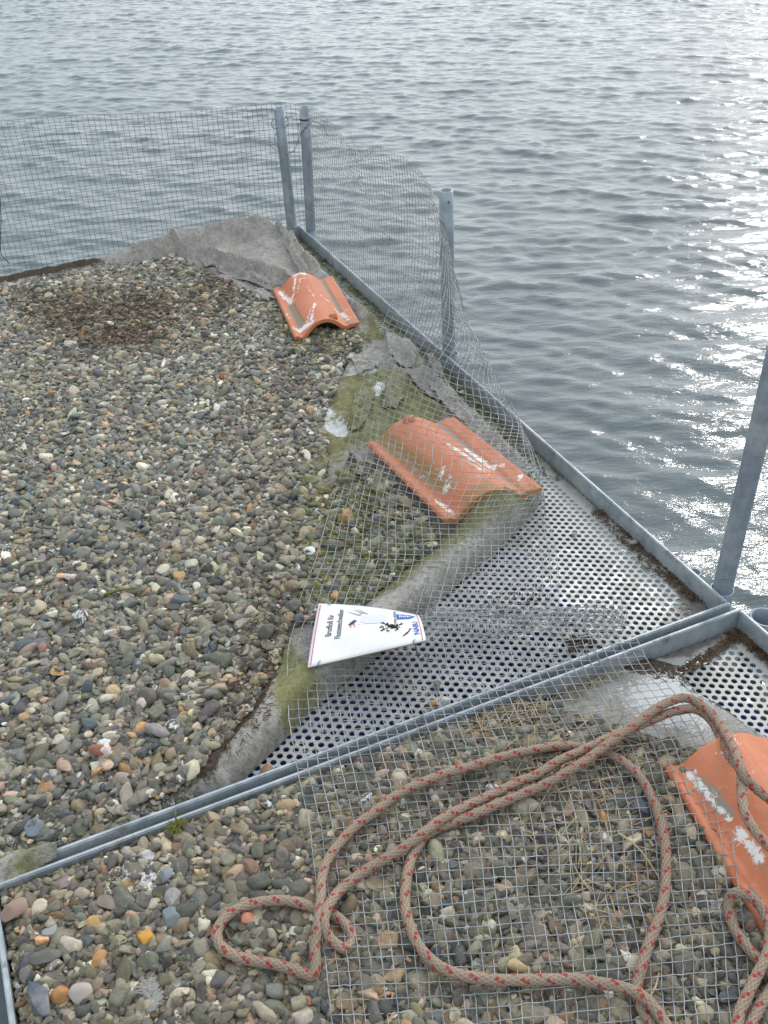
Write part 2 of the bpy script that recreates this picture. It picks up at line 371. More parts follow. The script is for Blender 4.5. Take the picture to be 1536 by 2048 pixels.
# ------------------------------------------------------------------ raft modules
A_W, A_W2, B_L = 1.60, 1.588, 2.73                       # far module: a in [-A_W,0], b in [0,B_L]
q2 = AB(P(1482, 1216, .05)); A2, B2 = float(q2[0]), -.0215      # near module outer corner
OUT1 = [(-330, 596), (565, 448), (585, 465), (606, 512), (645, 555), (684, 602), (723, 629), (762, 676), (800, 700), (840, 727), (890, 774), (930, 815),
        (969, 852), (1010, 895), (1047, 930), (1087, 998), (1030, 1068), (980, 1112), (930, 1158), (885, 1195), (840, 1235), (780, 1285), (720, 1340), (665, 1388),
        (620, 1425), (580, 1470), (550, 1500), (520, 1530), (468, 1578), (440, 1645), (0, 1835), (-60, 1865)]
OUT1ab = pix(OUT1, .0)
FREE1 = OUT1ab[1:30]
OUT2 = [(-60, 1775), (100, 1725), (1100, 1352), (1225, 1312), (1300, 1318), (1345, 1330), (1375, 1362), (1392, 1388), (1440, 1412), (1490, 1452), (1560, 1490), (1700, 1580), (1800, 2300), (-60, 2300)]
OUT2ab = pix(OUT2, .0)
def plate(name, a0, a1, b0, b1, polyab, parent, seed):
    pitch = .0192; hr = .0065; R = pitch / math.sqrt(3)
    k = 12; th = np.arange(k) * 2 * math.pi / k
    # close packed rows run along b
    outer = np.stack([np.cos(th) * R, np.sin(th) * R], 1); outer[1::2] = np.stack([np.cos(th[1::2]), np.sin(th[1::2])], 1) * R * math.cos(math.pi / 6)
    hole = np.stack([np.cos(th) * hr, np.sin(th) * hr], 1)
    da = pitch * math.sqrt(3) / 2; Vs, Fs = [], []; n = 0; cen = []
    for i in range(int((a1 - a0) / da) + 1):
        for j in range(int((b1 - b0) / pitch) + 2):
            cen.append((a1 - .012 - i * da, b1 - .012 - j * pitch - (i % 2) * pitch / 2))
    cen = np.array(cen); cen = cen[(cen[:, 0] > a0 + .005) & (cen[:, 1] > b0 + .008)]
    pl = polyab; d = dline(cen[:, 0], cen[:, 1], pl, True)[0]; ins = inpoly(cen[:, 0], cen[:, 1], pl)
    keep = ~(ins & (d > .05)); cen = cen[keep]
    solid = (cen[:, 0] > a1 - .034) | (cen[:, 1] > b1 - .034) | (cen[:, 0] < a0 + .034) | (cen[:, 1] < b0 + .030)
    for (ca, cb), s in zip(cen, solid):
        o3 = [W(ca + x, cb + y, 0.) for x, y in outer]
        if s:
            Vs += o3 + [W(ca, cb, 0.)]; Fs += [(n + i, n + (i + 1) % k, n + k) for i in range(k)]; n += k + 1; continue
        h3 = [W(ca + x, cb + y, 0.) for x, y in hole]; hb = [p - np.array([0, 0, .003]) for p in h3]
        Vs += o3 + h3 + hb
        for i in range(k):
            j = (i + 1) % k
            Fs.append((n + i, n + j, n + k + j, n + k + i)); Fs.append((n + k + i, n + k + j, n + 2 * k + j, n + 2 * k + i))
        n += 3 * k
    for (x0, x1, y0, y1) in ((a1 - .03, a1 - .004, b0, b1), (a0 + .004, a0 + .03, b0, b1), (a0, a1, b1 - .03, b1 - .004), (a0, a1, b0 + .004, b0 + .03)):
        v, f = box(x0, x1, y0, y1, -.004, -.0012, 0); Fs += [tuple(i + n for i in q) for q in f]; Vs += list(v); n += len(v)
    o = mesh_obj(name, Vs, Fs, M_plate, parent, smooth=False)
    ab = AB(np.array(Vs)); a, b = ab[:, 0], ab[:, 1]
    e = np.minimum(a1 - a, np.minimum(b1 - b, b - b0))
    return o, a, b, e
def build_module(a0, a1, b0, b1, polyab, label, seed):
    root = empty('raft_module', W((a0 + a1) / 2, (b0 + b1) / 2, -.05), label, 'raft', 'steel tray modules of the raft')
    t = .009; zt, zb = .05, -.03
    for (x0, x1, y0, y1) in ((a0, a1, b1 - t, b1), (a0, a1, b0, b0 + t), (a1 - t, a1, b0 + t, b1 - t), (a0, a0 + t, b0 + t, b1 - t)):
        v, f = box(x0, x1, y0, y1, zb, zt, .0022)
        mesh_obj('rail', v, f, M_rail, root, smooth=False)
    o, a, b, e = plate('perforated_plate', a0 + t, a1 - t, b0 + t, b1 - t, polyab, root, seed)
    return root, o, a, b, e
mod1, pl1, a, b, e = build_module(-A_W, 0, -.004, B_L, OUT1ab, 'far steel tray of the raft with perforated floor between the gravel and the lake-side rail', 1)
d1 = dline(a, b, FREE1)[0]
green = np.clip(sstep(.75, 1.25, b) * 1.0 + .9 * sstep(.04, .0, a * -1 - .008) * sstep(.35, .8, b), 0, 1) * (.45 + .9 * (1 - sstep(.0, .05, e)) + .3 * fbm(a, b, 14, 3, 2))
fattr(pl1, 'green', np.clip(green, 0, 1)); 
fattr(pl1, 'white', np.clip(1 - np.hypot(a + .10, b - .10) / .22, 0, 1) + np.clip(1 - np.hypot(a + .33, b - .22) / .2, 0, 1) * .7 + np.clip(1 - np.hypot(a + .20, b - .32) / .2, 0, 1) * .5)
fattr(pl1, 'dirt', np.clip(1 - e / .05, 0, 1) * .55 + np.clip(1 - np.hypot(a + .05, b - .06) / .12, 0, 1) * .8)
mod2, pl2, a, b, e = build_module(A2 - A_W2, A2, B2 - 1.9, B2, OUT2ab, 'near steel tray of the raft holding gravel beneath the rope', 2)
fattr(pl2, 'green', np.zeros(len(a))); fattr(pl2, 'white', np.zeros(len(a)) + .2); fattr(pl2, 'dirt', np.clip(1 - e / .045, 0, 1) * .9)
# blue floats under the trays
def float_body(a0, a1, b0, b1, parent):
    v, f = box(a0, a1, b0, b1, -.42, -.018, .03); mesh_obj('float', v, f, M_blue, parent)
float_body(-1.45, -.24, .10, .62, mod1); float_body(-1.45, -.045, 1.15, 2.62, mod1)
float_body(A2 - 1.4, A2 - .10, B2 - .75, B2 - .12, mod2)
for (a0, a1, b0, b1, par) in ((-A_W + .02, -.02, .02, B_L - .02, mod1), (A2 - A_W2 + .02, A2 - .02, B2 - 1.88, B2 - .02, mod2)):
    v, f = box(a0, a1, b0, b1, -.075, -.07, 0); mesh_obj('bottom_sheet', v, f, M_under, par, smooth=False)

# pipe sockets welded outside the rails
def ring(px, r0, r1, z0, z1, k=28, axis=None):
    v, f = [], []
    for (r, z) in ((r1, z0), (r1, z1 - .001), (r1 - .001, z1), (r0 + .001, z1), (r0, z1 - .001), (r0, z0)):
        for i in range(k):
            t = 2 * math.pi * i / k; v.append((px[0] + r * math.cos(t), px[1] + r * math.sin(t), z))
    for q in range(5):
        for i in range(k): j = (i + 1) % k; f.append((q * k + i, q * k + j, (q + 1) * k + j, (q + 1) * k + i))
    return np.array(v), f
def socket(a, b, parent, r=.027, z0=-.16, z1=.035):
    v, f = ring(W(a, b), r - .004, r, z0, z1); mesh_obj('post_socket', v, f, M_steel, parent)
sD = AB(P(1456, 1176, .03)); sE = AB(P(1521, 1240, .04)); sC = AB(P(890, 712, .03)); 
sB = AB(P(629, 462, .03)); sA = AB(P(578, 449, .03)); sF = AB(P(1400, 1146, .02))
sC = (max(sC[0], .026), sC[1]); sD = (.030, sD[1]); sB = (.028, sB[1]); sA = (sA[0], B_L + .028)
socket(*sD, mod1); socket(*sC, mod1); socket(*sB, mod1); socket(*sA, mod1)
socket(max(sE[0], A2 + .031), sE[1], mod2, .031, -.16, .045); socket(.018, sF[1], mod1, .016, -.05, .03)

# ------------------------------------------------------------------ posts
def post(base_ab, top_px, label, r=.0212, h=None, lean=None):
    b3 = W(*base_ab, -.14); t3 = PV(*top_px, W(*base_ab, 0)) if lean is None else W(*base_ab, 0) + np.array([lean[0], lean[1], h])
    root = empty('fence_post', W(*base_ab, -.14), label, 'post', 'pipe posts round the raft')
    ax = t3 - b3; L = np.linalg.norm(ax); ax /= L
    x = np.cross(ax, [0, 1, 0]); x /= np.linalg.norm(x); y = np.cross(ax, x); k = 28; v, f = [], []
    rings = [(r, 0), (r, L * .25), (r, L * .5), (r, L * .75), (r, L - .0012), (r - .0012, L), (r - .0032, L), (r - .0042, L - .001), (r - .0042, L - .2)]
    for (rr, s) in rings:
        for i in range(k):
            t = 2 * math.pi * i / k; v.append(b3 + ax * s + rr * (math.cos(t) * x + math.sin(t) * y))
    for q in range(len(rings) - 1):
        for i in range(k): j = (i + 1) % k; f.append((q * k + i, q * k + j, (q + 1) * k + j, (q + 1) * k + i))
    mesh_obj('pipe', v, f, M_steel, root); return root, b3, t3, ax
pA = post(sA, (557, 216), 'left steel pipe post of the far corner pair, ringed by a loose wire loop')
pB = post(sB, (609, 214), 'steel pipe post at the far corner with a black cable tie near its top')
pC = post(sC, (892, 380), 'open-topped steel pipe post standing halfway along the lake-side rail behind the slumped mesh')
pD = post(sD, None, 'tall steel pipe post rising out of frame at the right beside the corner where the two trays meet', h=.62, lean=(.012, .002)) if False else None
bD = W(*sD, -.14); dD = PV(1533, 800, W(*sD, 0)); axD = dD - W(*sD, .03); axD /= np.linalg.norm(axD)
pD = post(sD, None, 'tall steel pipe post rising out of the picture at the right edge', h=.74, lean=(axD[0] / axD[2] * .74, axD[1] / axD[2] * .74), r=.0215)

def wire_thing(name, paths, r, mat, label, cat, group=None, k=5):
    v, f = join_lists([tube(p, r, k) for p in paths])
    return tag(mesh_obj(name, v, f, mat), label, cat, group)
def loop_round(post_, s, rr, tilt=(0, 0), n=40, squash=1., turns=1.0, ph=0.):
    _, b3, t3, ax = post_; c = t3 - ax * s; out = []
    for i in range(n + 1):
        t = ph + 2 * math.pi * turns * i / n; q = c + np.array([math.cos(t) * rr, math.sin(t) * rr * squash, tilt[0] * math.cos(t) + tilt[1] * math.sin(t) + .002 * math.sin(3 * t)])
        out.append(q)
    return out

# ------------------------------------------------------------------ ground inside the trays
GRID = .0045
def make_ground(a0, a1, b0, b1):
    na = int((a1 - a0) / GRID) + 1; nb = int((b1 - b0) / GRID) + 1
    A, B = np.meshgrid(np.linspace(a0, a1, na), np.linspace(b0, b1, nb), indexing='ij'); return A, B
def crease(A, B, pl, h, w1, w2, z=.03, flip=1, noise_=.35, seed=1):
    d, s, al = dline(A, B, pix(pl, z)); tot = al.max()
    p = np.where(s * flip > 0, np.exp(-(d / w1) ** 1.5), np.exp(-(d / w2) ** 1.5))
    return h * p * (1 - noise_ + 2 * noise_ * fbm(A, B, 18, 2, seed))
A1, B1 = make_ground(-A_W + .008, .0, .008, B_L + .012)
ins1 = inpoly(A1, B1, OUT1ab); d = dline(A1, B1, FREE1)[0]
xx, yy = A1, B1
def level1(A, B): return .026 + .003 * sstep(-.5, -1.3, A) + .006 * (fbm(A, B, 4, 3, 8) - .5) * 2
lv = level1(A1, B1)
LOWER = pix([(430, 1690), (440, 1645), (468, 1578), (520, 1530), (620, 1425), (720, 1340), (840, 1235), (930, 1158), (1030, 1068), (1087, 1005)], 0.)
dl, sl_, al = dline(A1, B1, LOWER)
RIGHTE = pix([(1087, 998), (1047, 930), (969, 852), (890, 774), (840, 727), (762, 676), (723, 629), (684, 602), (645, 555), (606, 512), (585, 465)], 0.)
dr, _, _ = dline(A1, B1, RIGHTE)
rw = .05
# the rolled lower edge of the fleece
hr_ = .060 + .012 * fbm(A1, B1, 7, 2, 4); wr = .062 + .012 * fbm(A1, B1, 5, 2, 5)
prof = np.where(dl < wr * .5, np.sqrt(np.clip(1 - (1 - dl / (wr * .5)) ** 2, 0, 1)), 1.)
fall = 1 - sstep(wr * .55, wr * 1.9, dl)
roll = prof * (lv * (1 - fall) + hr_ * fall)
# the flatter right-hand edge
prof2 = np.sqrt(np.clip(1 - (1 - np.clip(dr / .02, 0, 1)) ** 2, 0, 1)); flat = prof2 * (.024 + (lv - .024) * sstep(.03, .16, dr))
use_roll = dl < dr
T1 = np.where(use_roll, roll, flat)
wrk = soft(A1, B1, [(560, 600), (760, 640), (900, 760), (1090, 990), (1000, 1010), (880, 830), (700, 900), (640, 900), (680, 730)], .03)
rid = 1 - np.abs(2 * fbm(A1 * 1.2 + B1 * .5, B1, 9, 4, 12) - 1)
T1 += wrk * (.034 * (rid - .72)) * sstep(0, .02, dr)
for pl_, h_, w1_, w2_, fl in (
        ([(770, 673), (779, 713), (788, 746), (775, 777), (773, 799), (788, 835)], .018, .03, .005, 1),
        ([(808, 755), (828, 784), (843, 808), (861, 817), (900, 850)], .018, .025, .005, 1),
        ([(757, 653), (832, 720), (852, 744), (885, 764), (903, 804), (930, 835), (960, 863), (1010, 910), (1060, 962)], .026, .012, .03, 1),
        ([(744, 806), (715, 839), (704, 879), (706, 928), (700, 990), (712, 1050)], .018, .012, .028, 1),
        ([(740, 740), (765, 790), (745, 830)], .009, .02, .004, -1),
        ([(590, 455), (606, 500), (640, 545), (690, 595), (745, 650)], .035, .014, .03, 1),
        ([(353, 508), (397, 522), (477, 544), (530, 557), (574, 577)], .042, .016, .009, 1),
        ([(460, 520), (520, 535), (575, 560), (610, 590)], .02, .012, .02, 1),
        ([(548, 452), (572, 484), (585, 513), (607, 548)], .03, .012, .014, 1),
        ([(345, 492), (400, 462), (470, 452), (560, 455)], .022, .012, .03, 1),
        ([(420, 545), (470, 548), (520, 572), (560, 592)], .02, .02, .006, 1),
        ([(700, 740), (735, 735), (760, 760)], .012, .02, .004, 1), ([(715, 770), (730, 800), (700, 850)], .012, .02, .004, -1), ([(800, 700), (830, 740), (880, 760)], .014, .02, .004, 1), ([(860, 740), (890, 800), (930, 850), (960, 900)], .016, .02, .005, -1)):
    T1 += crease(A1, B1, pl_, h_, w1_, w2_, flip=fl) * sstep(0, .012, np.minimum(dl, dr))
# big slack sheet at the far corner, its back edge pushed up against the fence
bulge = soft(A1, B1, [(330, 505), (400, 462), (470, 452), (566, 455), (590, 500), (600, 560), (560, 580), (470, 545)], .06)
T1 += bulge * (.016 + .03 * (fbm(A1, B1, 6, 4, 33) - .45)) * sstep(0, .03, dr)
pxl = AB(P(0, 548, .05)); back = 1 - sstep(.0, .07, B_L + .004 - B1)
xr = A1                                                             # along the far rail
up = .034 + .040 * sstep(-.95, -.62, A1) * (1 - sstep(-.20, -.10, A1)) - .03 * sstep(-.16, -.08, A1)
T1 += back * (up + .016 * (fbm(A1, B1, 10, 3, 20) - .5)) * (A1 < -.06)
ca_, cb_ = AB(P(975, 1035, .05)); cc_, cd_ = AB(P(890, 1060, .05)); ce_, cf_ = AB(P(1085, 995, .05))
ux, uy = ce_ - cc_, cf_ - cd_; ul = math.hypot(ux, uy); ux /= ul; uy /= ul
pa = (A1 - ca_) * ux + (B1 - cb_) * uy; pb = -(A1 - ca_) * uy + (B1 - cb_) * ux
T1 += .056 * np.exp(-(np.abs(pa - .01) / .078) ** 3) * np.exp(-(np.abs(pb - .035) / .055) ** 2.5)
T1 += (.0045 * (fbm(A1, B1, 30, 4, 40) - .5) * 2 + .004 * (1 - np.abs(2 * fbm(A1 + .05 * fbm(A1, B1, 10, 2, 42), B1, 22, 3, 41) - 1))) * sstep(0, .02, np.minimum(dl, dr))
over = B1 > B_L - .001; T1 = np.where(over, T1 - (B1 - B_L) * 2.2, T1)
T1 = np.minimum(T1, .006 + np.clip(B1 - .008, 0, 9) * 2.2)
T1 = np.maximum(T1, .0015)
# keep below the front and left rail
T1 = np.where((B1 < .03) & (d > .05), np.minimum(T1, .036), T1)
keep1 = ins1 | ((A1 < -.07) & (B1 > B_L - .06))
keep1 &= ~((A1 > -.10) & (B1 > B_L - .012))
def ground_obj(name, A, B, T, keep, mat, attrs, label, cat, edge):
    idx = np.arange(A.size).reshape(A.shape)
    kf = keep[:-1, :-1] | keep[1:, :-1] | keep[1:, 1:] | keep[:-1, 1:]
    A, B, T = A.copy(), B.copy(), T.copy()
    for i in range(len(edge) - 1):                        # vertices just outside are pulled back onto the cut edge
        pass
    o_ = ~keep; ax, bx = A[o_], B[o_]; best = np.full(ax.shape, 1e9); na_, nb_ = ax.copy(), bx.copy()
    for i in range(len(edge) - 1):
        p = np.array(edge[i]); q = np.array(edge[i + 1]); dd = q - p; t = np.clip(((ax - p[0]) * dd[0] + (bx - p[1]) * dd[1]) / (dd @ dd), 0, 1)
        ex, ey = p[0] + t * dd[0], p[1] + t * dd[1]; D = np.hypot(ax - ex, bx - ey); m_ = (D < best) & (D < .012); best[D < best] = D[D < best]; na_[m_] = ex[m_]; nb_[m_] = ey[m_]
    A[o_] = na_; B[o_] = nb_; To = T[o_]; To[best < .012] = .0015; T[o_] = To
    F = np.stack([idx[:-1, :-1], idx[1:, :-1], idx[1:, 1:], idx[:-1, 1:]], -1)[kf]
    used = np.unique(F); rm = np.full(A.size, -1); rm[used] = np.arange(len(used)); F = rm[F]
    xy = C0[None] + A.ravel()[used, None] * U + B.ravel()[used, None] * V
    o = np_mesh(name, np.concatenate([xy, T.ravel()[used, None]], 1), F, mat)
    for k_, v_ in attrs.items(): fattr(o, k_, np.clip(v_, 0, 1).ravel()[used])
    return tag(o, label, cat)
def gs(A, B, px, py, r, z=.03): c = AB(P(px, py, z)); return np.exp(-((A - c[0]) ** 2 + (B - c[1]) ** 2) / (r * r))
moss1 = soft(A1, B1, [(700, 740), (770, 740), (880, 800), (900, 850), (700, 910), (650, 1000), (620, 880), (660, 790)], .05) * (.25 + 1.1 * fbm(A1, B1, 9, 3, 15))
moss1 += soft(A1, B1, [(520, 1190), (560, 1230), (610, 1330), (640, 1380), (570, 1450), (545, 1400), (555, 1320)], .02)
moss1 += soft(A1, B1, [(900, 1060), (1000, 1010), (1060, 1010), (960, 1080), (800, 1190), (720, 1220), (700, 1190), (790, 1130)], .03) * .8
moss1 += soft(A1, B1, [(700, 930), (760, 960), (880, 1080), (760, 1200), (650, 1230), (640, 1100)], .04) * .8
moss1 += soft(A1, B1, [(590, 460), (620, 500), (760, 640), (900, 760), (1080, 960), (1060, 970), (880, 800), (740, 660)], .02) * .45
moss1 += .9 * gs(A1, B1, 30, 1725, .06) + .5 * gs(A1, B1, 560, 640, .12) + .5 * gs(A1, B1, 740, 670, .06)
soil_shade1 = soft(A1, B1, [(330, 520), (460, 560), (540, 590), (560, 700), (700, 720), (640, 830), (640, 960), (560, 1100), (620, 1210), (575, 1262), (560, 1340), (528, 1425), (500, 1465), (462, 1510), (432, 1570), (0, 1740), (-60, 1790), (-330, 590)], .02)
soil_shade1 += .35 * soft(A1, B1, [(545, 553), (600, 560), (610, 580), (560, 592), (530, 575)], .02)
soil_shade1 = np.where(B1 > B_L - .055, soil_shade1 * .45, soil_shade1) + .6 * sstep(.035, .015, B_L - B1) * sstep(-.80, -.95, A1)  # far-left rim: its shade painted in as soil colour, along with dark algae
moss1 += .30 * (1 - sstep(.02, .09, dl)) + .2 * wrk
soil_shade1 += .9 * soft(A1, B1, [(700, 910), (760, 960), (880, 1080), (760, 1190), (680, 1230), (640, 1200), (650, 1000)], .03)
soil_shade1 -= .9 * soft(A1, B1, [(400, 530), (540, 575), (560, 600), (450, 590)], .02)
white1 = .80 * (1.1 * gs(A1, B1, 720, 745, .03) + gs(A1, B1, 700, 742, .025) + 1.2 * gs(A1, B1, 758, 782, .028) + gs(A1, B1, 748, 797, .02) + 1.1 * gs(A1, B1, 675, 858, .035) + gs(A1, B1, 645, 822, .03) + gs(A1, B1, 690, 866, .02) + gs(A1, B1, 873, 812, .022) + .5 * gs(A1, B1, 520, 1190, .05) + .75 * gs(A1, B1, 545, 1290, .04) + .7 * gs(A1, B1, 600, 1195, .03) + 1.1 * gs(A1, B1, 738, 747, .022) + .8 * gs(A1, B1, 660, 840, .06) + .5 * gs(A1, B1, 850, 740, .05) + .5 * gs(A1, B1, 720, 715, .04) + sum(.9 * gs(A1, B1, x, y, .013) for x, y in ((694, 748), (703, 744), (712, 742), (722, 741), (732, 742), (741, 746), (748, 752), (765, 772), (762, 780), (757, 790), (752, 798), (742, 797), (690, 880), (684, 870), (674, 862), (664, 858), (694, 868), (640, 815), (652, 822))))
gnd1 = ground_obj('fleece_liner', A1, B1, T1, keep1, M_fleece, {'moss': moss1, 'soil_shade': soil_shade1, 'white': white1},
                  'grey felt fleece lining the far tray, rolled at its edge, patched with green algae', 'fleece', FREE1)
def flap(poly, lift, curl, seed, moss=.15, white=.1, soil_shade=0.):
    pl = pix(poly, .035); a_ = np.array(pl); g = .0028
    A, B = np.meshgrid(np.arange(a_[:, 0].min() - .01, a_[:, 0].max() + .01, g), np.arange(a_[:, 1].min() - .01, a_[:, 1].max() + .01, g), indexing='ij')
    d = dline(A, B, pl, True)[0]; sd = np.where(inpoly(A, B, pl), d, -d) + .012 * (fbm(A, B, 45, 3, seed) - .5)
    ia = np.clip(((A - A1[0, 0]) / (A1[1, 0] - A1[0, 0])).round().astype(int), 0, A1.shape[0] - 1); ib = np.clip(((B - B1[0, 0]) / (B1[0, 1] - B1[0, 0])).round().astype(int), 0, A1.shape[1] - 1)
    T = T1[ia, ib] + .002 + lift * np.clip(fbm(A, B, 14, 3, seed + 5) * 1.8 - .35, 0, 1.2) + curl * np.exp(-np.clip(sd, 0, 1) / .010) * fbm(A, B, 20, 2, seed + 9)
    T += .006 * (1 - np.abs(2 * fbm(A, B, 38, 3, seed + 3) - 1)) - .004
    k_ = sd > 0; idx = np.arange(A.size).reshape(A.shape); kf = k_[:-1, :-1] & k_[1:, :-1] & k_[1:, 1:] & k_[:-1, 1:]
    F = np.stack([idx[:-1, :-1], idx[1:, :-1], idx[1:, 1:], idx[:-1, 1:]], -1)[kf]; used = np.unique(F); rm = np.full(A.size, -1); rm[used] = np.arange(len(used)); F = rm[F]
    xy = C0[None] + A.ravel()[used, None] * U + B.ravel()[used, None] * V; z = T.ravel()[used, None]
    n = len(used); Vv = np.concatenate([np.concatenate([xy, z], 1), np.concatenate([xy, z - .0018], 1)]); FF_ = np.concatenate([F, F[:, ::-1] + n])
    e = {}                                               # close the cut edge so the cloth has thickness
    for q in F:
        for i in range(4):
            u, v = int(q[i]), int(q[(i + 1) % 4]); e[(u, v)] = 1
    side = [(v, u, u + n, v + n) for (u, v) in e if (v, u) not in e]
    o = np_mesh('torn_flap', Vv, np.concatenate([FF_, np.array(side)]), M_fleece, gnd1)
    for nm_, vv in (('moss', moss), ('soil_shade', soil_shade), ('white', white)): fattr(o, nm_, np.full(2 * n, vv))
flap([(700, 712), (733, 698), (762, 730), (748, 748), (712, 752)], .008, .010, 301)
flap([(768, 664), (800, 678), (838, 722), (832, 738), (800, 744), (778, 718)], .010, .012, 302, .05, .2)
flap([(846, 730), (860, 708), (878, 735), (888, 775), (866, 770)], .020, .018, 303, .05, .2)
flap([(812, 755), (845, 745), (872, 760), (892, 800), (880, 818), (848, 795)], .008, .010, 304, .1, .3)
flap([(852, 765), (900, 788), (962, 858), (1012, 905), (1066, 958), (1048, 968), (990, 922), (930, 872), (880, 818)], .016, .010, 305, .12, .1)
flap([(770, 770), (800, 768), (812, 800), (790, 830), (765, 812)], .006, .008, 306, .7, .1)
flap([(708, 790), (738, 775), (752, 800), (730, 850), (706, 880), (694, 860)], .008, .010, 307, .8, .1)
flap([(548, 450), (572, 462), (606, 515), (622, 556), (604, 566), (576, 512)], .014, .014, 308, .1, .1)
flap([(390, 514), (480, 534), (575, 572), (612, 598), (570, 596), (470, 560), (410, 536)], .014, .010, 309, .05, .25)
flap([(415, 548), (460, 552), (530, 580), (556, 600), (500, 592), (440, 572)], .008, .008, 310, .0, .4)
# near tray
A2g, B2g = make_ground(A2 - A_W2 + .014, A2 - .008, B2 - 1.3, B2 - .0075)
ins2 = inpoly(A2g, B2g, OUT2ab); d2 = dline(A2g, B2g, OUT2ab[3:12])[0]
lv2 = .020 + .006 * sstep(-.4, -1.2, A2g - A2) + .006 * (fbm(A2g, B2g, 5, 3, 50) - .5) * 2 - .014 * sstep(.12, .02, B2 - B2g) * sstep(-.9, -.5, A2g)
T2 = np.sqrt(np.clip(1 - (1 - np.clip(d2 / .015, 0, 1)) ** 2, 0, 1)) * (.010 + (lv2 - .010) * sstep(.03, .20, d2))
T2 += .004 * (fbm(A2g, B2g, 25, 4, 60) - .5) * 2 + sstep(.3, .05, d2) * .012 * (fbm(A2g, B2g, 9, 4, 61) - .5)
T2 = np.maximum(T2, .0015)
mat2 = soft(A2g, B2g, [(1080, 1395), (1225, 1312), (1400, 1380), (1600, 1480), (1600, 1530), (1480, 1490), (1400, 1500), (1330, 1470), (1230, 1440), (1130, 1440)], .02)
soil2 = 1 - mat2 * .95 + .4 * gs(A2g, B2g, 1245, 1375, .06) + .35 * gs(A2g, B2g, 1500, 1462, .05)
white2 = .72 * (1.1 * gs(A2g, B2g, 1330, 1375, .07) + .5 * gs(A2g, B2g, 1200, 1370, .05) + .5 * gs(A2g, B2g, 1420, 1440, .07) + .5 * gs(A2g, B2g, 1300, 1400, .05) + .45 * gs(A2g, B2g, 1370, 1400, .1))
gnd2 = ground_obj('fleece_mat', A2g, B2g, T2, ins2, M_fleece2, {'moss': np.zeros_like(T2), 'soil_shade': soil2, 'white': white2},
                  'dirty pale fleece mat lining the near tray, whitened with droppings beside the bare perforated corner', 'fleece', OUT2ab[2:13])

# ------------------------------------------------------------------ gravel
def rock(seed, sub=3, cuts=7):
    r = np.random.default_rng(seed); bm = bmesh.new(); bmesh.ops.create_icosphere(bm, subdivisions=sub, radius=1)
    v = np.array([tuple(x.co) for x in bm.verts]); bm.verts.index_update(); f = [tuple(x.index for x in q.verts) for q in bm.faces]; bm.free()
    s = np.ones(len(v))
    for _ in range(5):
        dv = r.normal(size=3); dv /= np.linalg.norm(dv); s += .09 * r.normal() * (v @ dv) + .10 * r.normal() * ((v @ dv) ** 2 - .33)
    v = v * s[:, None]
    for _ in range(cuts):                                # worn facets
        dv = r.normal(size=3); dv /= np.linalg.norm(dv); lim = r.uniform(.48, .88); q = v @ dv; ex = np.clip(q - lim, 0, None)
        v = v - (ex * .9)[:, None] * dv
    v += .012 * np.sin(v * 9 + r.random(3) * 6)[:, [1, 2, 0]]
    v /= np.abs(v).max(0); return v, f
TEMPL = bpy.data.collections.new('pebble_shapes')
for i in range(16):
    v, f = rock(100 + i, 3, 6 + (i % 4) * 4); v = v * np.array([1, rng.uniform(.66, .9), rng.uniform(.40, .62)])
    me = bpy.data.meshes.new('pebble'); me.from_pydata([tuple(x) for x in v], [], f); me.polygons.foreach_set('use_smooth', [True] * len(f))
    me.materials.append(M_peb); TEMPL.objects.link(bpy.data.objects.new('pebble', me))
PAL = [((.215, .21, .18), 26), ((.155, .16, .145), 20), ((.28, .27, .225), 16), ((.115, .12, .12), 13), ((.185, .195, .185), 7), ((.36, .33, .26), 10),
       ((.21, .175, .13), 7), ((.38, .30, .20), 4.0), ((.48, .29, .15), 1.0), ((.25, .165, .125), 1.4), ((.52, .50, .43), 6), ((.64, .63, .58), 2.0),
       ((.10, .12, .145), 4), ((.42, .32, .25), 2.0), ((.21, .205, .15), 4)]
PC = np.array([p[0] for p in PAL]); PW = np.array([p[1] for p in PAL], float); PW /= PW.sum()
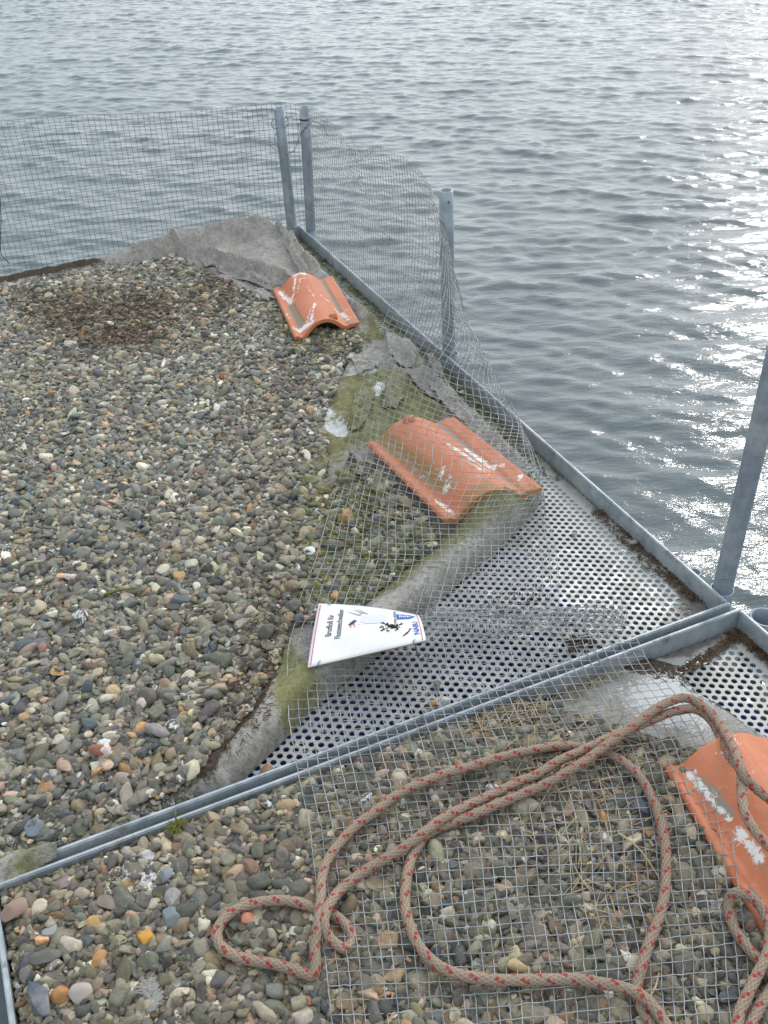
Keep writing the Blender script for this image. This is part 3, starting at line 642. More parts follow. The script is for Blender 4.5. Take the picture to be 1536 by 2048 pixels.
def gravel(name, A, B, T, region, dens, cnt, size, label, seed, mossf, whitef, blo, bhi, alo, colf=lambda a, b: np.full(len(a), .90)):
    r = np.random.default_rng(seed); g = .004; a0, b0 = A.min(), B.min()
    na = int((A.max() - a0) / g) + 2; nb = int((B.max() - b0) / g) + 2
    ia = np.clip(((np.arange(na) * g) / GRID).round().astype(int), 0, A.shape[0] - 1); ib = np.clip(((np.arange(nb) * g) / GRID).round().astype(int), 0, A.shape[1] - 1)
    Hh = T[np.ix_(ia, ib)].copy(); base = Hh.copy(); reg = region[np.ix_(ia, ib)]; dn = dens[np.ix_(ia, ib)]
    ok = np.argwhere(reg & (dn > .02)); out = []
    wts = dn[ok[:, 0], ok[:, 1]]; cum = np.cumsum(wts); 
    pick = ok[np.searchsorted(cum, r.random((cnt, 4)) * cum[-1])]
    for n_ in range(cnt):
        c4 = pick[n_]; lift = Hh[c4[:, 0], c4[:, 1]] - base[c4[:, 0], c4[:, 1]]; j = int(np.argmin(lift)); i0, j0 = c4[j]
        s = size(r, a0 + i0 * g, b0 + j0 * g); fl = .5
        q = max(1, int(s * .62 / g)); sl0 = Hh[max(0, i0 - q):i0 + q + 1, max(0, j0 - q):j0 + q + 1]; bs_ = base[i0, j0]
        h = float(np.mean(sl0)) * .62 + .38 * float(sl0.max())
        zc = h + s * fl * .34
        if zc - bs_ > .026: continue
        ed = min(b0 + j0 * g - blo, bhi - b0 - j0 * g, a0 + i0 * g - alo)
        if ed < .02 + s * .6 and zc + s * .3 > .040: continue
        if ed < s * .75: continue
        gy = (Hh[min(na - 1, i0 + q), j0] - Hh[max(0, i0 - q), j0]) / (2 * q * g); gx = (Hh[i0, min(nb - 1, j0 + q)] - Hh[i0, max(0, j0 - q)]) / (2 * q * g)
        out.append((a0 + i0 * g + r.uniform(-g, g) / 2, b0 + j0 * g + r.uniform(-g, g) / 2, zc, s, np.clip(gy, -.6, .6), np.clip(gx, -.6, .6)))
        ii, jj = np.ogrid[max(0, i0 - q) - i0:min(na, i0 + q + 1) - i0, max(0, j0 - q) - j0:min(nb, j0 + q + 1) - j0]
        dome = zc + s * fl * .8 * np.sqrt(np.clip(1 - (ii * ii + jj * jj) / (q * q + .01), 0, 1)) * ((ii * ii + jj * jj) <= q * q)
        dome = np.where((ii * ii + jj * jj) <= q * q, dome, -1)
        Hh[max(0, i0 - q):i0 + q + 1, max(0, j0 - q):j0 + q + 1] = np.maximum(sl0, dome)
    o_ = np.array(out); n = len(o_)
    pos = np.concatenate([C0 + o_[:, :1] * U + o_[:, 1:2] * V, o_[:, 2:3]], 1)
    me = bpy.data.meshes.new(name); me.vertices.add(n); me.vertices.foreach_set('co', pos.astype(np.float32).ravel())
    o = bpy.data.objects.new(name, me); COL.objects.link(o)
    # lay each stone on the local slope, then turn it freely
    rot = np.zeros((n, 3)); ca, sa = math.cos(ang), math.sin(ang)
    for i in range(n):
        na_, nb_ = -o_[i, 4] * .7 + r.normal() * .34, -o_[i, 5] * .7 + r.normal() * .34
        nx, ny = na_ * U[0] + nb_ * V[0], na_ * U[1] + nb_ * V[1]
        q = Vector((nx, ny, 1)).normalized().to_track_quat('Z', 'Y') @ Matrix.Rotation(r.uniform(0, 2 * math.pi), 3, 'Z').to_quaternion()
        rot[i] = q.to_euler()[:]
    scl = o_[:, 3:4] * np.stack([r.uniform(.95, 1.3, n), r.uniform(.85, 1.15, n), r.uniform(.8, 1.25, n)], 1)
    def va(nm, arr): x = me.attributes.new(nm, 'FLOAT_VECTOR', 'POINT'); x.data.foreach_set('vector', np.asarray(arr, np.float32).ravel())
    va('rot', rot); va('scl', scl)
    x = me.attributes.new('idx', 'INT', 'POINT'); x.data.foreach_set('value', r.integers(0, 16, n).astype(np.int32))
    a_, b_ = o_[:, 0], o_[:, 1]
    cols = PC[r.choice(len(PC), n, p=PW)] * np.exp(r.normal(-.06, .24, (n, 1))) * np.array([1.06, 1.0, .90]) * colf(a_, b_)[:, None] ** np.array([.8, 1.0, 1.25]) * (1 + r.normal(0, .04, (n, 3)))
    cattr(o, 'pcol', cols); fattr(o, 'prnd', r.random(n))
    a_, b_ = o_[:, 0], o_[:, 1]
    fattr(o, 'pmoss', np.clip(mossf(a_, b_) * r.uniform(.5, 1.3, n) + (r.random(n) < .03) * .45, 0, 1)); fattr(o, 'pwhite', np.clip(whitef(a_, b_) * r.uniform(.3, 1.4, n) + (r.random(n) < .014) * .6, 0, 1))
    ng = bpy.data.node_groups.new(name + '_scatter', 'GeometryNodeTree')
    ng.interface.new_socket('Geometry', in_out='INPUT', socket_type='NodeSocketGeometry'); ng.interface.new_socket('Geometry', in_out='OUTPUT', socket_type='NodeSocketGeometry')
    gi = ng.nodes.new('NodeGroupInput'); go = ng.nodes.new('NodeGroupOutput'); ip = ng.nodes.new('GeometryNodeInstanceOnPoints'); ci = ng.nodes.new('GeometryNodeCollectionInfo')
    ci.inputs['Collection'].default_value = TEMPL; ci.inputs['Separate Children'].default_value = True; ci.inputs['Reset Children'].default_value = True
    def na3(nm, dt):
        q = ng.nodes.new('GeometryNodeInputNamedAttribute'); q.data_type = dt; q.inputs['Name'].default_value = nm; return q.outputs['Attribute']
    m2p = ng.nodes.new('GeometryNodeMeshToPoints')
    ng.links.new(gi.outputs[0], m2p.inputs['Mesh']); ng.links.new(m2p.outputs['Points'], ip.inputs['Points']); ng.links.new(ci.outputs[0], ip.inputs['Instance'])
    ip.inputs['Pick Instance'].default_value = True; ng.links.new(na3('idx', 'INT'), ip.inputs['Instance Index'])
    er = ng.nodes.new('FunctionNodeEulerToRotation'); ng.links.new(na3('rot', 'FLOAT_VECTOR'), er.inputs[0]); ng.links.new(er.outputs[0], ip.inputs['Rotation'])
    ng.links.new(na3('scl', 'FLOAT_VECTOR'), ip.inputs['Scale']); ng.links.new(ip.outputs[0], go.inputs[0])
    md = o.modifiers.new('scatter', 'NODES'); md.node_group = ng
    tag(o, label, 'gravel', kind='stuff'); return o, Hh, (a0, b0, g)
GR1 = [(-300, 606), (100, 536), (250, 508), (340, 508), (400, 535), (480, 575), (560, 610), (640, 660), (720, 665), (725, 690), (690, 720), (665, 790), (640, 850), (655, 900), (650, 990),
       (700, 940), (740, 920), (880, 1065), (860, 1100), (800, 1140), (740, 1200), (690, 1220), (640, 1235), (585, 1250), (560, 1310), (540, 1350), (512, 1420), (478, 1460), (436, 1508), (400, 1562), (385, 1600), (0, 1742), (-20, 1770)]
gr1 = inpoly(A1, B1, pix(GR1, .04)) & (B1 > .012) & (B1 < B_L - .02)
dens1 = np.ones_like(A1)
def dz(px_, k, w_=.05): return k * soft(A1, B1, px_, w_)
dens1 *= 1 - dz([(540, 590), (620, 680), (720, 690), (690, 760), (650, 900), (590, 830), (560, 720)], .55)
dens1 *= 1 - dz([(650, 930), (720, 930), (880, 1070), (760, 1200), (700, 1230), (640, 1150)], .35)
dens1 *= 1 - dz([(430, 1330), (560, 1240), (590, 1350), (540, 1450), (470, 1540), (430, 1450)], .75)
dens1 *= 1 - dz([(470, 1180), (560, 1170), (620, 1240), (540, 1280)], .6)
dens1 *= 1 - dz([(440, 720), (640, 700), (640, 900), (620, 1150), (500, 1180), (480, 900)], .45, .12) * (fbm(A1, B1, 8, 3, 91) > .5)
dens1 *= 1 - dz([(60, 600), (200, 590), (350, 600), (350, 680), (100, 680)], .25)
def size1(r, a, b): return float(np.clip(r.lognormal(math.log(.0083 - .0012 * min(1, max(0, b - .5))), .40), .0045, .024))
def mossf1(a, b): return .62 * soft(a, b, [(600, 900), (720, 880), (900, 1080), (760, 1230), (600, 1240), (560, 1100)], .06) + .5 * soft(a, b, [(540, 600), (760, 640), (720, 720), (640, 720)], .05) + .02
def whitef1(a, b): return .55 * gs(a, b, 640, 830, .07) + .5 * gs(a, b, 215, 1500, .03) + .35 * gs(a, b, 540, 1300, .08) + .3 * gs(a, b, 470, 600, .1) + .3 * gs(a, b, 280, 900, .08)
dens1 *= 1 - .97 * soft(A1, B1, [(575, 600), (675, 590), (712, 640), (604, 680)], .012)
def colf1(a, b): return 1.06 + .16 * sstep(.1, 1.4, b) - .50 * np.clip(soft(a, b, [(40, 590), (200, 575), (360, 575), (440, 530), (500, 590), (360, 650), (330, 700), (180, 705), (60, 650)], .09, .045) * (.5 + fbm(a, b, 9, 3, 77)), 0, 1) - .15 * soft(a, b, [(500, 700), (640, 720), (600, 1000), (560, 1250), (480, 1200)], .12)
gv1, H1, G1 = gravel('gravel', A1, B1, T1, gr1, dens1, 95000, size1, 'grey and brown pebbles filling the far tray of the raft', 3, mossf1, whitef1, .007, B_L - .045, -9., colf1)
gr2 = ins2 & inpoly(A2g, B2g, pix([(-80, 1790), (0, 1760), (330, 1640), (620, 1545), (900, 1450), (1080, 1400), (1130, 1430), (1200, 1455), (1290, 1480), (1380, 1510), (1500, 1600), (1700, 1700), (1700, 2400), (-80, 2400)], .03)) & (A2g > A2 - A_W2 + .016)
dens2 = (1 - inpoly(A2g, B2g, pix([(1345, 1560), (1560, 1480), (1800, 1800), (1535, 1870)], .03))) * (1 - .35 * soft(A2g, B2g, [(1050, 1600), (1250, 1560), (1300, 1700), (1150, 1760)], .05) - .5 * soft(A2g, B2g, [(1000, 1430), (1130, 1400), (1400, 1500), (1320, 1540), (1180, 1480), (1000, 1500)], .03))
def size2(r, a, b): return float(np.clip(r.lognormal(math.log(.0096), .42), .005, .027))
gv2, H2, G2 = gravel('gravel', A2g, B2g, T2, gr2, dens2, 40000, size2, 'grey, brown and ochre pebbles filling the near tray under the rope', 4,
    lambda a, b: .25 * gs(a, b, 600, 1800, .15) + .03, lambda a, b: .6 * gs(a, b, 330, 1760, .05) + .45 * gs(a, b, 240, 1790, .05) + .4 * gs(a, b, 110, 1960, .04) + .4 * gs(a, b, 1120, 1500, .06) + .1 * gs(a, b, 1000, 1900, .06), -9., B2 - .007, A2 - A_W2 + .009)
def topz(p):                                            # height of the laid ground under a world point
    a_, b_ = AB(p); best = 0
    for H_, (a0, b0, g) in ((H1, G1), (H2, G2)):
        i, j = int((a_ - a0) / g), int((b_ - b0) / g)
        if 1 <= i < H_.shape[0] - 1 and 1 <= j < H_.shape[1] - 1: best = max(best, float(H_[i - 1:i + 2, j - 1:j + 2].max()))
    return best
def on_ground(px, py, lift=0., z0=.04):
    z = z0
    for _ in range(4): z = topz(P(px, py, z)) + lift
    return P(px, py, z)
# ------------------------------------------------------------------ wire mesh
def cr_rows(rows, m):                                   # rows: control points across; each resampled evenly to m points
    return np.array([spline(r, m) for r in rows])
def mesh_wires(rows, pitch, r=.00065, jit=.0004, seed=0, width=None, k=4, frac=1.0, skipc=1):
    rg = np.random.default_rng(seed)
    wid = width or np.mean([plen(x) for x in rows]); nc = int(round(wid / pitch)); sub = 2
    G = cr_rows(rows, nc * sub + 1)                     # (R, M, 3)
    p = np.concatenate([[2 * G[0] - G[1]], G, [2 * G[-1] - G[-2]]]); den = []
    for i in range(1, len(p) - 2):
        for s in np.linspace(0, 1, 14, endpoint=False):
            a, b, c, d = p[i - 1:i + 3]
            den.append(.5 * (2 * b + (c - a) * s + (2 * a - 5 * b + 4 * c - d) * s * s + (3 * b - a - 3 * c + d) * s ** 3))
    den.append(p[-2]); den = np.array(den)
    L = np.concatenate([[0], np.cumsum(np.linalg.norm(np.diff(den, axis=0), axis=2).mean(1))])
    nr = int(round(L[-1] / pitch)); s = np.linspace(0, L[-1], nr * sub + 1)
    Gd = np.stack([np.stack([np.interp(s, L, den[:, j, q]) for q in range(3)], -1) for j in range(den.shape[1])], 1)
    Gd = Gd + rg.normal(0, jit, Gd.shape) * np.array([1, 1, 1.2])
    parts = []
    for i in range(0, Gd.shape[0], sub):                # cross wires lie on one side of the others
        q = Gd[i].copy(); q[:, 2] += r * .9; parts.append(tube(q, r, k, False))
    for j in range(0, Gd.shape[1], sub * skipc): parts.append(tube(Gd[:, j], r, k, False))
    return parts
def PB(px, py, off=.054):
    d = ray(px, py); t = (B_L + off - AB(EYE)[1]) / (d[:2] @ V); return EYE + t * d
topline = [(-70, 250), (0, 243), (125, 232), (260, 227), (400, 219), (545, 207), (575, 206), (600, 212)]
rows = []
for (x, y) in topline:
    t3 = PB(x, y); b3 = t3.copy(); b3[2] = .012; rows.append([b3 + (t3 - b3) * q + np.r_[V * .006 * math.sin(q * 7 + x * .01), 0] for q in (0, .25, .5, .75, 1)])
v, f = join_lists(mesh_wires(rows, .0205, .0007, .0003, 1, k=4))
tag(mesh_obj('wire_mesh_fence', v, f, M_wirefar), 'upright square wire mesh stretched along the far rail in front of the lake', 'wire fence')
def zr(l):
    out = []
    for q in l:
        if q[2] == 'r': out.append(PR(q[0], q[1], q[3] if len(q) > 3 else 0.008))
        else: out.append(P(q[0], q[1], q[2]))
    return out
rows = [zr(x) for x in (
    [(628, 470, 'r'), (624, 400, 'r'), (620, 330, 'r'), (615, 262, 'r'), (612, 216, 'r')],
    [(672, 515, 'r'), (668, 430, 'r'), (662, 360, 'r'), (655, 290, 'r'), (652, 236, 'r')],
    [(700, 542, 'r'), (700, 465, 'r'), (695, 400, 'r'), (688, 330, 'r'), (682, 268, 'r')],
    [(735, 576, 'r'), (732, 505, 'r'), (728, 435, 'r'), (718, 370, 'r'), (712, 302, 'r', -.02)],
    [(772, 608, 'r'), (772, 530, 'r'), (768, 450, 'r'), (762, 370, 'r'), (755, 296, 'r')],
    [(815, 645, 'r'), (825, 560, 'r'), (830, 470, 'r'), (828, 390, 'r', .0), (822, 326, 'r', -.01)],
    [(860, 686, 'r'), (885, 600, 'r'), (893, 510, 'r'), (882, 440, 'r'), (866, 392, .50)],
    [(900, 720, 'r'), (925, 650, 'r', .03), (915, 565, 'r', .02), (882, 500, .46), (846, 480, .47)],
    [(935, 752, 'r'), (950, 705, 'r', .03), (935, 640, 'r', .04), (880, 575, .40), (812, 548, .42)],
    [(970, 782, 'r'), (978, 750, 'r', .03), (965, 705, .22), (880, 650, .33), (783, 605, .36)],
    [(1000, 806, 'r'), (1006, 795, .10), (998, 770, .17), (890, 740, .26), (755, 680, .27)],
    [(1025, 830, 'r'), (1036, 845, .08), (1028, 840, .13), (895, 810, .21), (732, 740, .20)],
    [(1045, 880, .05), (1060, 905, .06), (1050, 890, .12), (890, 880, .17), (712, 820, .13)],
    [(1070, 945, .03), (1082, 972, .05), (1065, 950, .10), (890, 940, .155), (697, 890, .085)],
    [(1085, 1012, .012), (1089, 1004, .04), (1055, 1005, .07), (880, 1010, .13), (680, 955, .065)],
    [(1100, 1050, .012), (1040, 1060, .03), (960, 1065, .07), (800, 1060, .085), (655, 1035, .062)],
    [(1112, 1100, .012), (1040, 1120, .02), (930, 1120, .065), (770, 1115, .07), (634, 1112, .062)],
    [(1117, 1165, .012), (1040, 1180, .02), (900, 1180, .06), (750, 1170, .065), (612, 1165, .06)],
    [(1117, 1228, .012), (1030, 1232, .02), (880, 1232, .05), (735, 1226, .06), (592, 1222, .055)])]
v, f = join_lists(mesh_wires(rows, .0205, .00085, .0005, 2, width=.60))
bent = spline([P(700, 262, .55), P(712, 300, .50), P(722, 318, .50), P(735, 312, .51), P(748, 296, .535)], 14)
seam = spline([PR(676, 268), PR(690, 305), PR(705, 345), PR(728, 380), PR(745, 420), PR(770, 470)], 20)
bl, bf = join_lists([(v, f), tube(bent, .0011, 5), tube(seam, .0016, 5)])
tag(mesh_obj('slumped_wire_mesh', bl, bf, M_wire), 'bulging square wire mesh slumped from the lake-side rail over the tile behind the sign', 'wire fence')
gz = lambda x, y: on_ground(x, y, .004, .05)[2] if True else .06
def lowrow(l, z): 
    out = []
    n = 7
    for i in range(n):
        t = i / (n - 1); x = l[0][0] + (l[1][0] - l[0][0]) * t; y = l[0][1] + (l[1][1] - l[0][1]) * t + 6 * math.sin(t * 6 + l[0][1])
        zz = z if z is not None else max(.047, on_ground(x, y, .003)[2])
        out.append(P(x, y, zz + .005 * math.sin(t * 9 + l[0][1] * .02)))
    return out
LR = [((595, 1226), (1230, 1224), .045), ((577, 1300), (1262, 1262), .05), ((575, 1375), (1300, 1335), .054), ((580, 1455), (1350, 1388), .058),
      ((599, 1563), (1405, 1478), .060), ((619, 1649), (1442, 1580), .062), ((628, 1725), (1462, 1665), .060), ((640, 1830), (1478, 1775), .062), ((652, 1940), (1490, 1880), .062),
      ((664, 2048), (1500, 1985), .062), ((680, 2180), (1512, 2110), .060), ((700, 2320), (1525, 2240), .06)]
rows = [lowrow(l[:2], l[2]) for l in LR]
parts = mesh_wires(rows, .0208, .0009, .0005, 3, width=.80)
fold = [[P(850 + (395 * t), y0 + 5 * math.sin(t * 14 + q), .05 + .012 * math.sin(t * 11 + q * 2)) for t in np.linspace(0, 1, 7)] for q, y0 in enumerate((1218, 1232, 1250, 1268))]
parts += mesh_wires(fold, .0205, .0008, .0014, 5)
for q, (dx, dy) in enumerate(((6, 4), (-8, 9), (3, -6))):
    parts += mesh_wires([[P(850 + 395 * t + dx * (1 + math.sin(3 * t + q)), y0 + dy * math.sin(4 * t + q) + 9 * math.sin(t * 9 + q * 2 + k_), .048 + .014 * math.sin(t * 8 + q + k_)) for t in np.linspace(0, 1, 8)] for k_, y0 in enumerate((1216, 1236, 1262))], .0205, .0008, .0016, 6 + q)
v, f = join_lists(parts)
tag(mesh_obj('flat_wire_mesh', v, f, M_wire), 'flat square wire mesh lying over the double rail and near pebbles beneath the rope', 'wire fence')

# wire and tie bits on the posts
_, bA, tA, aA = pA; _, bB, tB, aB = pB; _, bC, tC, aC = pC; _, bD_, tD, aD = pD
lp = loop_round(pA, .058, .036, (.004, .018), 44, .5, 1.9, .4)
tail = spline([lp[0], tA - aA * .10 + np.array([-.024, -.01, 0]), tA - aA * .16 + np.array([-.020, -.022, 0]), tA - aA * .15 + np.array([-.055, -.02, .012])], 14)
low = loop_round(pA, .40, .0235, (.004, .01), 24, 1., 1.)
wire_thing('wire_loop', [list(lp)[::-1] + list(tail[1:])], .0011, M_darkwire, 'loose dark wire looped round the left post of the far corner pair', 'wire')
def band(post_, s, r, h, mat, name, label):
    _, b3, t3, ax = post_; c = t3 - ax * s; v, f = ring(c, r - .001, r + .0022, c[2] - h / 2, c[2] + h / 2)
    hd, hf = tube([c + np.array([.004, -r - .001, 0]), c + np.array([.012, -r - .006, .001])], .0032, 6)
    vv, ff = join_lists([(v, f), (hd, hf)]); return tag(mesh_obj(name, vv, ff, mat), label, 'cable tie')
M_black = plain('black_plastic', (.012, .012, .014), .4)
band(pB, .045, .0215, .006, M_black, 'cable_tie', 'black plastic cable tie round the right post of the far corner pair')
q1 = spline([tB - aB * .05 + np.array([.02, -.01, 0]), tB - aB * .075 + np.array([.0, -.026, 0]), tB - aB * .095 + np.array([-.024, -.004, 0]), tB - aB * .06 + np.array([-.026, 0, 0]), tB - aB * .075 + np.array([.006, -.026, 0]), tB - aB * .055 + np.array([.03, -.005, 0]), tB - aB * .06 + np.array([.07, -.01, -.01]), tB - aB * .09 + np.array([.09, -.04, -.012])], 60)
q2_ = spline([tB - aB * .085 + np.array([-.01, -.024, 0]), tB - aB * .12 + np.array([-.03, -.02, 0]), tB - aB * .16 + np.array([-.05, -.02, 0]), tB - aB * .185 + np.array([-.085, 0, 0])], 20)
wire_thing('tie_wire', [q1, q2_], .0012, M_darkwire, 'twisted dark tie wire round the corner post below its black cable tie', 'wire', 'tie wires on posts')
hC = tC - aC * .03 + np.array([.006, -.0212, 0])
wire_thing('tie_wire', [spline([hC, hC + np.array([-.02, -.010, -.012]), P(872, 408, .50), P(858, 417, .485)], 20), spline([tC - aC * .02 + np.array([-.021, 0, 0]), tC - aC * .018 + np.array([-.05, -.004, .003]), P(852, 379, .53)], 10)], .0011, M_wire,
           'thin wire from a rusty hole in the open-topped post to the mesh', 'wire', 'tie wires on posts')
v, f = tube([hC + np.array([0, .004, 0]), hC + np.array([0, -.0012, 0])], .0035, 8)
M_rust = plain('rust', (.12, .04, .015), .9, .2, (.24, .09, .03), 200)
mesh_obj('rusty_hole', v, f, M_rust, pC[0])
cD = W(*sD, .085)
wire_thing('tie_wire', [spline([P(1388, 1150, .03), P(1412, 1140, .06), P(1432, 1132, .075), P(1430, 1126, .08), P(1438, 1122, .085)], 16),
    [cD + np.array([.0235 * math.cos(t), .0235 * math.sin(t), .004 * math.sin(t * 1.5)]) for t in np.linspace(2.9, 6.6, 30)]], .0010, M_wire,
    'thin wire bound round the foot of the tall right-hand post', 'wire', 'tie wires on posts')
M_bluecord = plain('blue_cord', (.01, .02, .08), .7)
cA = PB(0, 400); wire_thing('blue_cord', [spline([PB(1, 395), PB(2, 440), PB(1, 490), PB(4, 512), PB(20, 527)], 20)], .0016, M_bluecord,
    'short dark blue cord tied at the left end of the upright mesh', 'cord')

# ------------------------------------------------------------------ roof tiles
PROF = np.array([(0, .013), (.003, .020), (.009, .023), (.017, .020), (.026, .0145), (.034, .0155), (.044, .023), (.058, .036), (.074, .048), (.092, .056), (.112, .0595), (.132, .0585), (.152, .052), (.170, .041), (.186, .028), (.198, .0185), (.207, .0145),
                 (.216, .0145), (.224, .0175), (.240, .0175), (.256, .0175), (.262, .015)])
def strokes_field(u, v, ss):
    out = np.zeros_like(u)
    for (x0, y0, x1, y1, r, k) in ss:
        dx, dy = (x1 - x0) * .262, (y1 - y0) * .42; L2 = dx * dx + dy * dy + 1e-9; ex, ey = (u - x0) * .262, (v - y0) * .42
        t = np.clip((ex * dx + ey * dy) / L2, 0, 1); d = np.hypot(ex - t * dx, ey - t * dy); out = np.maximum(out, k * np.exp(-(d / r) ** 2))
    return out
def roof_tile(po, px_, pf, nib, marks, label, lip=True):
    po, px_, pf = map(np.array, (po, px_, pf)); X = (px_ - po) / .262; Y = (pf - po) / .42; Zn = np.cross(X, Y); Zn /= np.linalg.norm(Zn)
    prof = spline(PROF, 90); ny = 110; ys = np.linspace(0, .42, ny); tt = np.gradient(prof, axis=0); nn = np.stack([-tt[:, 1], tt[:, 0]], 1); nn /= np.linalg.norm(nn, axis=1)[:, None]
    inner = prof - nn * .0125; inner[:, 1] = np.where(inner[:, 1] < .0, .0, inner[:, 1])
    root = empty('roof_tile', po, label, 'roof tile', 'orange clay roof tiles')
    vs, f = [], []; m = len(prof)
    def pos(x, y, z): return po + x * X + y * Y + z * Zn
    for y in ys:
        e = min(y, .42 - y); rr = .0 if e > .003 else .0012
        for x, z in prof: vs.append(pos(x, y, z - rr - .0015 * math.exp(-((x - .133) / .002) ** 2)))
    for y in ys:
        for x, z in inner: vs.append(pos(x, y, z))
    o0 = ny * m
    for i in range(ny - 1):
        for j in range(m - 1):
            a = i * m + j; f.append((a, a + 1, a + m + 1, a + m)); f.append((o0 + a, o0 + a + m, o0 + a + m + 1, o0 + a + 1))
    for i in range(ny - 1):
        for j in (0, m - 1): a = i * m + j; q = (a, a + m, o0 + a + m, o0 + a); f.append(q if j == 0 else q[::-1])
    for j in range(m - 1):
        for i in (0, ny - 1): a = i * m + j; q = (a, o0 + a, o0 + a + 1, a + 1); f.append(q if i == 0 else q[::-1])
    o = mesh_obj('tile_body', vs, f, M_tile, root)
    for p in o.data.polygons:
        if abs(p.normal.dot(Vector(Y / np.linalg.norm(Y)))) > .7: p.use_smooth = False
    n_ = ny * m; U_ = np.tile(prof[:, 0] / .262, ny); V_ = np.repeat(ys / .42, m); 
    for key in ('white', 'dirt', 'moss'):
        fv = strokes_field(U_, V_, [(q[0], q[1], q[2], q[3], q[4] * 1.25, q[5] * (.9 if key == 'white' else 1)) for q in marks.get(key, [])]); fattr(o, key, np.concatenate([fv, np.zeros(n_)]))
    # hanging nib
    nx, ny_ = nib; zz = np.interp(nx, prof[:, 0], prof[:, 1]); bm = bmesh.new(); bmesh.ops.create_cube(bm, size=1)
    for v in bm.verts:
        tp = v.co.z > 0; sx = .013 if tp else .017; sy = .007 if tp else .010
        v.co = Vector(pos(nx + np.sign(v.co.x) * sx, ny_ + np.sign(v.co.y) * sy, zz + (.013 if tp else -.008)))
    bmesh.ops.bevel(bm, geom=bm.edges[:], offset=.002, segments=2, affect='EDGES'); bm.verts.index_update()
    mesh_obj('nib', [tuple(v.co) for v in bm.verts], [tuple(v.index for v in q.verts) for q in bm.faces], M_tile, root); bm.free()
    return root
roof_tile(P(590, 686, .043), P(720, 653, .043), P(546, 588, .048), (.160, .022),
    {'white': [(.10, .93, .17, .62, .010, 1.1), (.22, .66, .36, .92, .006, .9), (.30, .66, .42, .86, .004, .7), (.04, .16, .30, .05, .012, 1.1), (.30, .10, .44, .32, .006, .95), (.24, .12, .36, .26, .006, .8), (.36, .98, .52, .97, .012, .9), (.42, .88, .50, .86, .008, .6),
               (.60, .52, .70, .46, .006, .9), (.70, .46, .80, .20, .004, .8), (.82, .24, .86, .10, .010, .9), (.86, .24, .99, .30, .005, .7), (.46, .7, .49, .4, .0035, .6), (.03, .45, .05, .35, .006, .7)],
     'dirt': [(.14, .6, .16, .12, .009, 1.2), (.80, .95, .83, .25, .009, .95), (.82, .14, .9, .04, .008, 1.)], 'moss': [(.19, .55, .21, .15, .005, .9)]},
    'small-looking orange roof tile by the far fleece, its open arch facing the camera')
roof_tile(P(890, 1055, .058), P(1085, 986, .066), P(733, 898, .040), (.118, .402),
    {'white': [(.76, .60, .80, .34, .010, 1.15), (.60, .52, .68, .30, .012, .85), (.56, .58, .62, .50, .009, .9), (.55, .36, .64, .20, .009, .8), (.86, .30, .92, .34, .008, .8), (.25, .32, .33, .38, .006, .85), (.22, .22, .30, .28, .010, .85), (.10, .20, .13, .06, .008, 1.0), (.16, .46, .28, .40, .006, .7), (.90, .14, .95, .17, .008, .9)],
     'dirt': [(.79, 1., .80, .55, .008, .9), (.80, .3, .82, .02, .008, .6), (.26, .30, .34, .2, .012, .6), (.17, .95, .17, .3, .005, .7)],
     'moss': [(.16, .98, .24, .25, .022, .85), (.36, .9, .42, .2, .02, .45), (.0, .0, 1., .0, .010, .95), (.30, .05, .5, .08, .025, .7)]},
    'orange roof tile lying under the slumped wire mesh, streaked with droppings')
# third tile keeps a right angle to its long edge
y0 = P(1531, 1893, .038); yf = P(1326, 1549, .038); yd = (yf - y0); yd = yd / np.linalg.norm(yd) * .42; y0 = yf - yd; xd = np.cross(yd, [0, 0, 1.]); xd = xd / np.linalg.norm(xd) * .262
xd = (P(1560, 1474, .038) - yf); xd = xd / np.linalg.norm(xd) * .275
roof_tile(y0, y0 + xd, yf, (.13, .05),
    {'white': [(.14, .93, .17, .78, .007, 1.1), (.17, .76, .19, .66, .005, .9), (.19, .60, .22, .45, .008, 1.1), (.36, .92, .46, .95, .014, .75), (.40, .84, .42, .80, .01, .5), (.62, .7, .66, .66, .01, .6), (.5, .5, .55, .5, .01, .4)],
     'dirt': [(.16, .88, .20, .68, .012, .8), (.21, .5, .22, .36, .012, .6)], 'moss': [(.0, .1, .3, .02, .012, .7)]},
    'orange roof tile cut off by the right edge of the picture, with the rope across it')

# ------------------------------------------------------------------ sign
def sgn(s, t, off=0.):
    bl, br, tl, tr = P(615, 1335, .080), P(852, 1281, .145), P(637, 1207, .074), P(835, 1230, .064)
    bm_, tm_ = P(738, 1307, .102), P(742, 1214, .082)
    def q3(a, m, b, s): c = 2 * m - .5 * (a + b); return (1 - s) ** 2 * a + 2 * s * (1 - s) * c + s * s * b
    def base(s, t):
        lo, hi = q3(bl, bm_, br, s), q3(tl, tm_, tr, s); p = lo + (hi - lo) * t
        p = p + np.array([0, 0, .014]) * (s ** 1.5) * 4 * t * (1 - t) * .75 + np.array([0, 0, .006]) * 4 * t * (1 - t); return p
    p = base(s, t)
    if off:
        e = 1e-3; n = np.cross(base(s + e, t) - base(s - e, t), base(s, t + e) - base(s, t - e)); n /= np.linalg.norm(n)
        if n[2] < 0: n = -n
        p = p + n * off
    return p
def sheet(s0, s1, t0, t1, off, ns=12, nt_=12):
    v = [sgn(s0 + (s1 - s0) * i / ns, t0 + (t1 - t0) * j / nt_, off) for i in range(ns + 1) for j in range(nt_ + 1)]
    f = [(i * (nt_ + 1) + j, (i + 1) * (nt_ + 1) + j, (i + 1) * (nt_ + 1) + j + 1, i * (nt_ + 1) + j + 1) for i in range(ns) for j in range(nt_)]
    return v, f
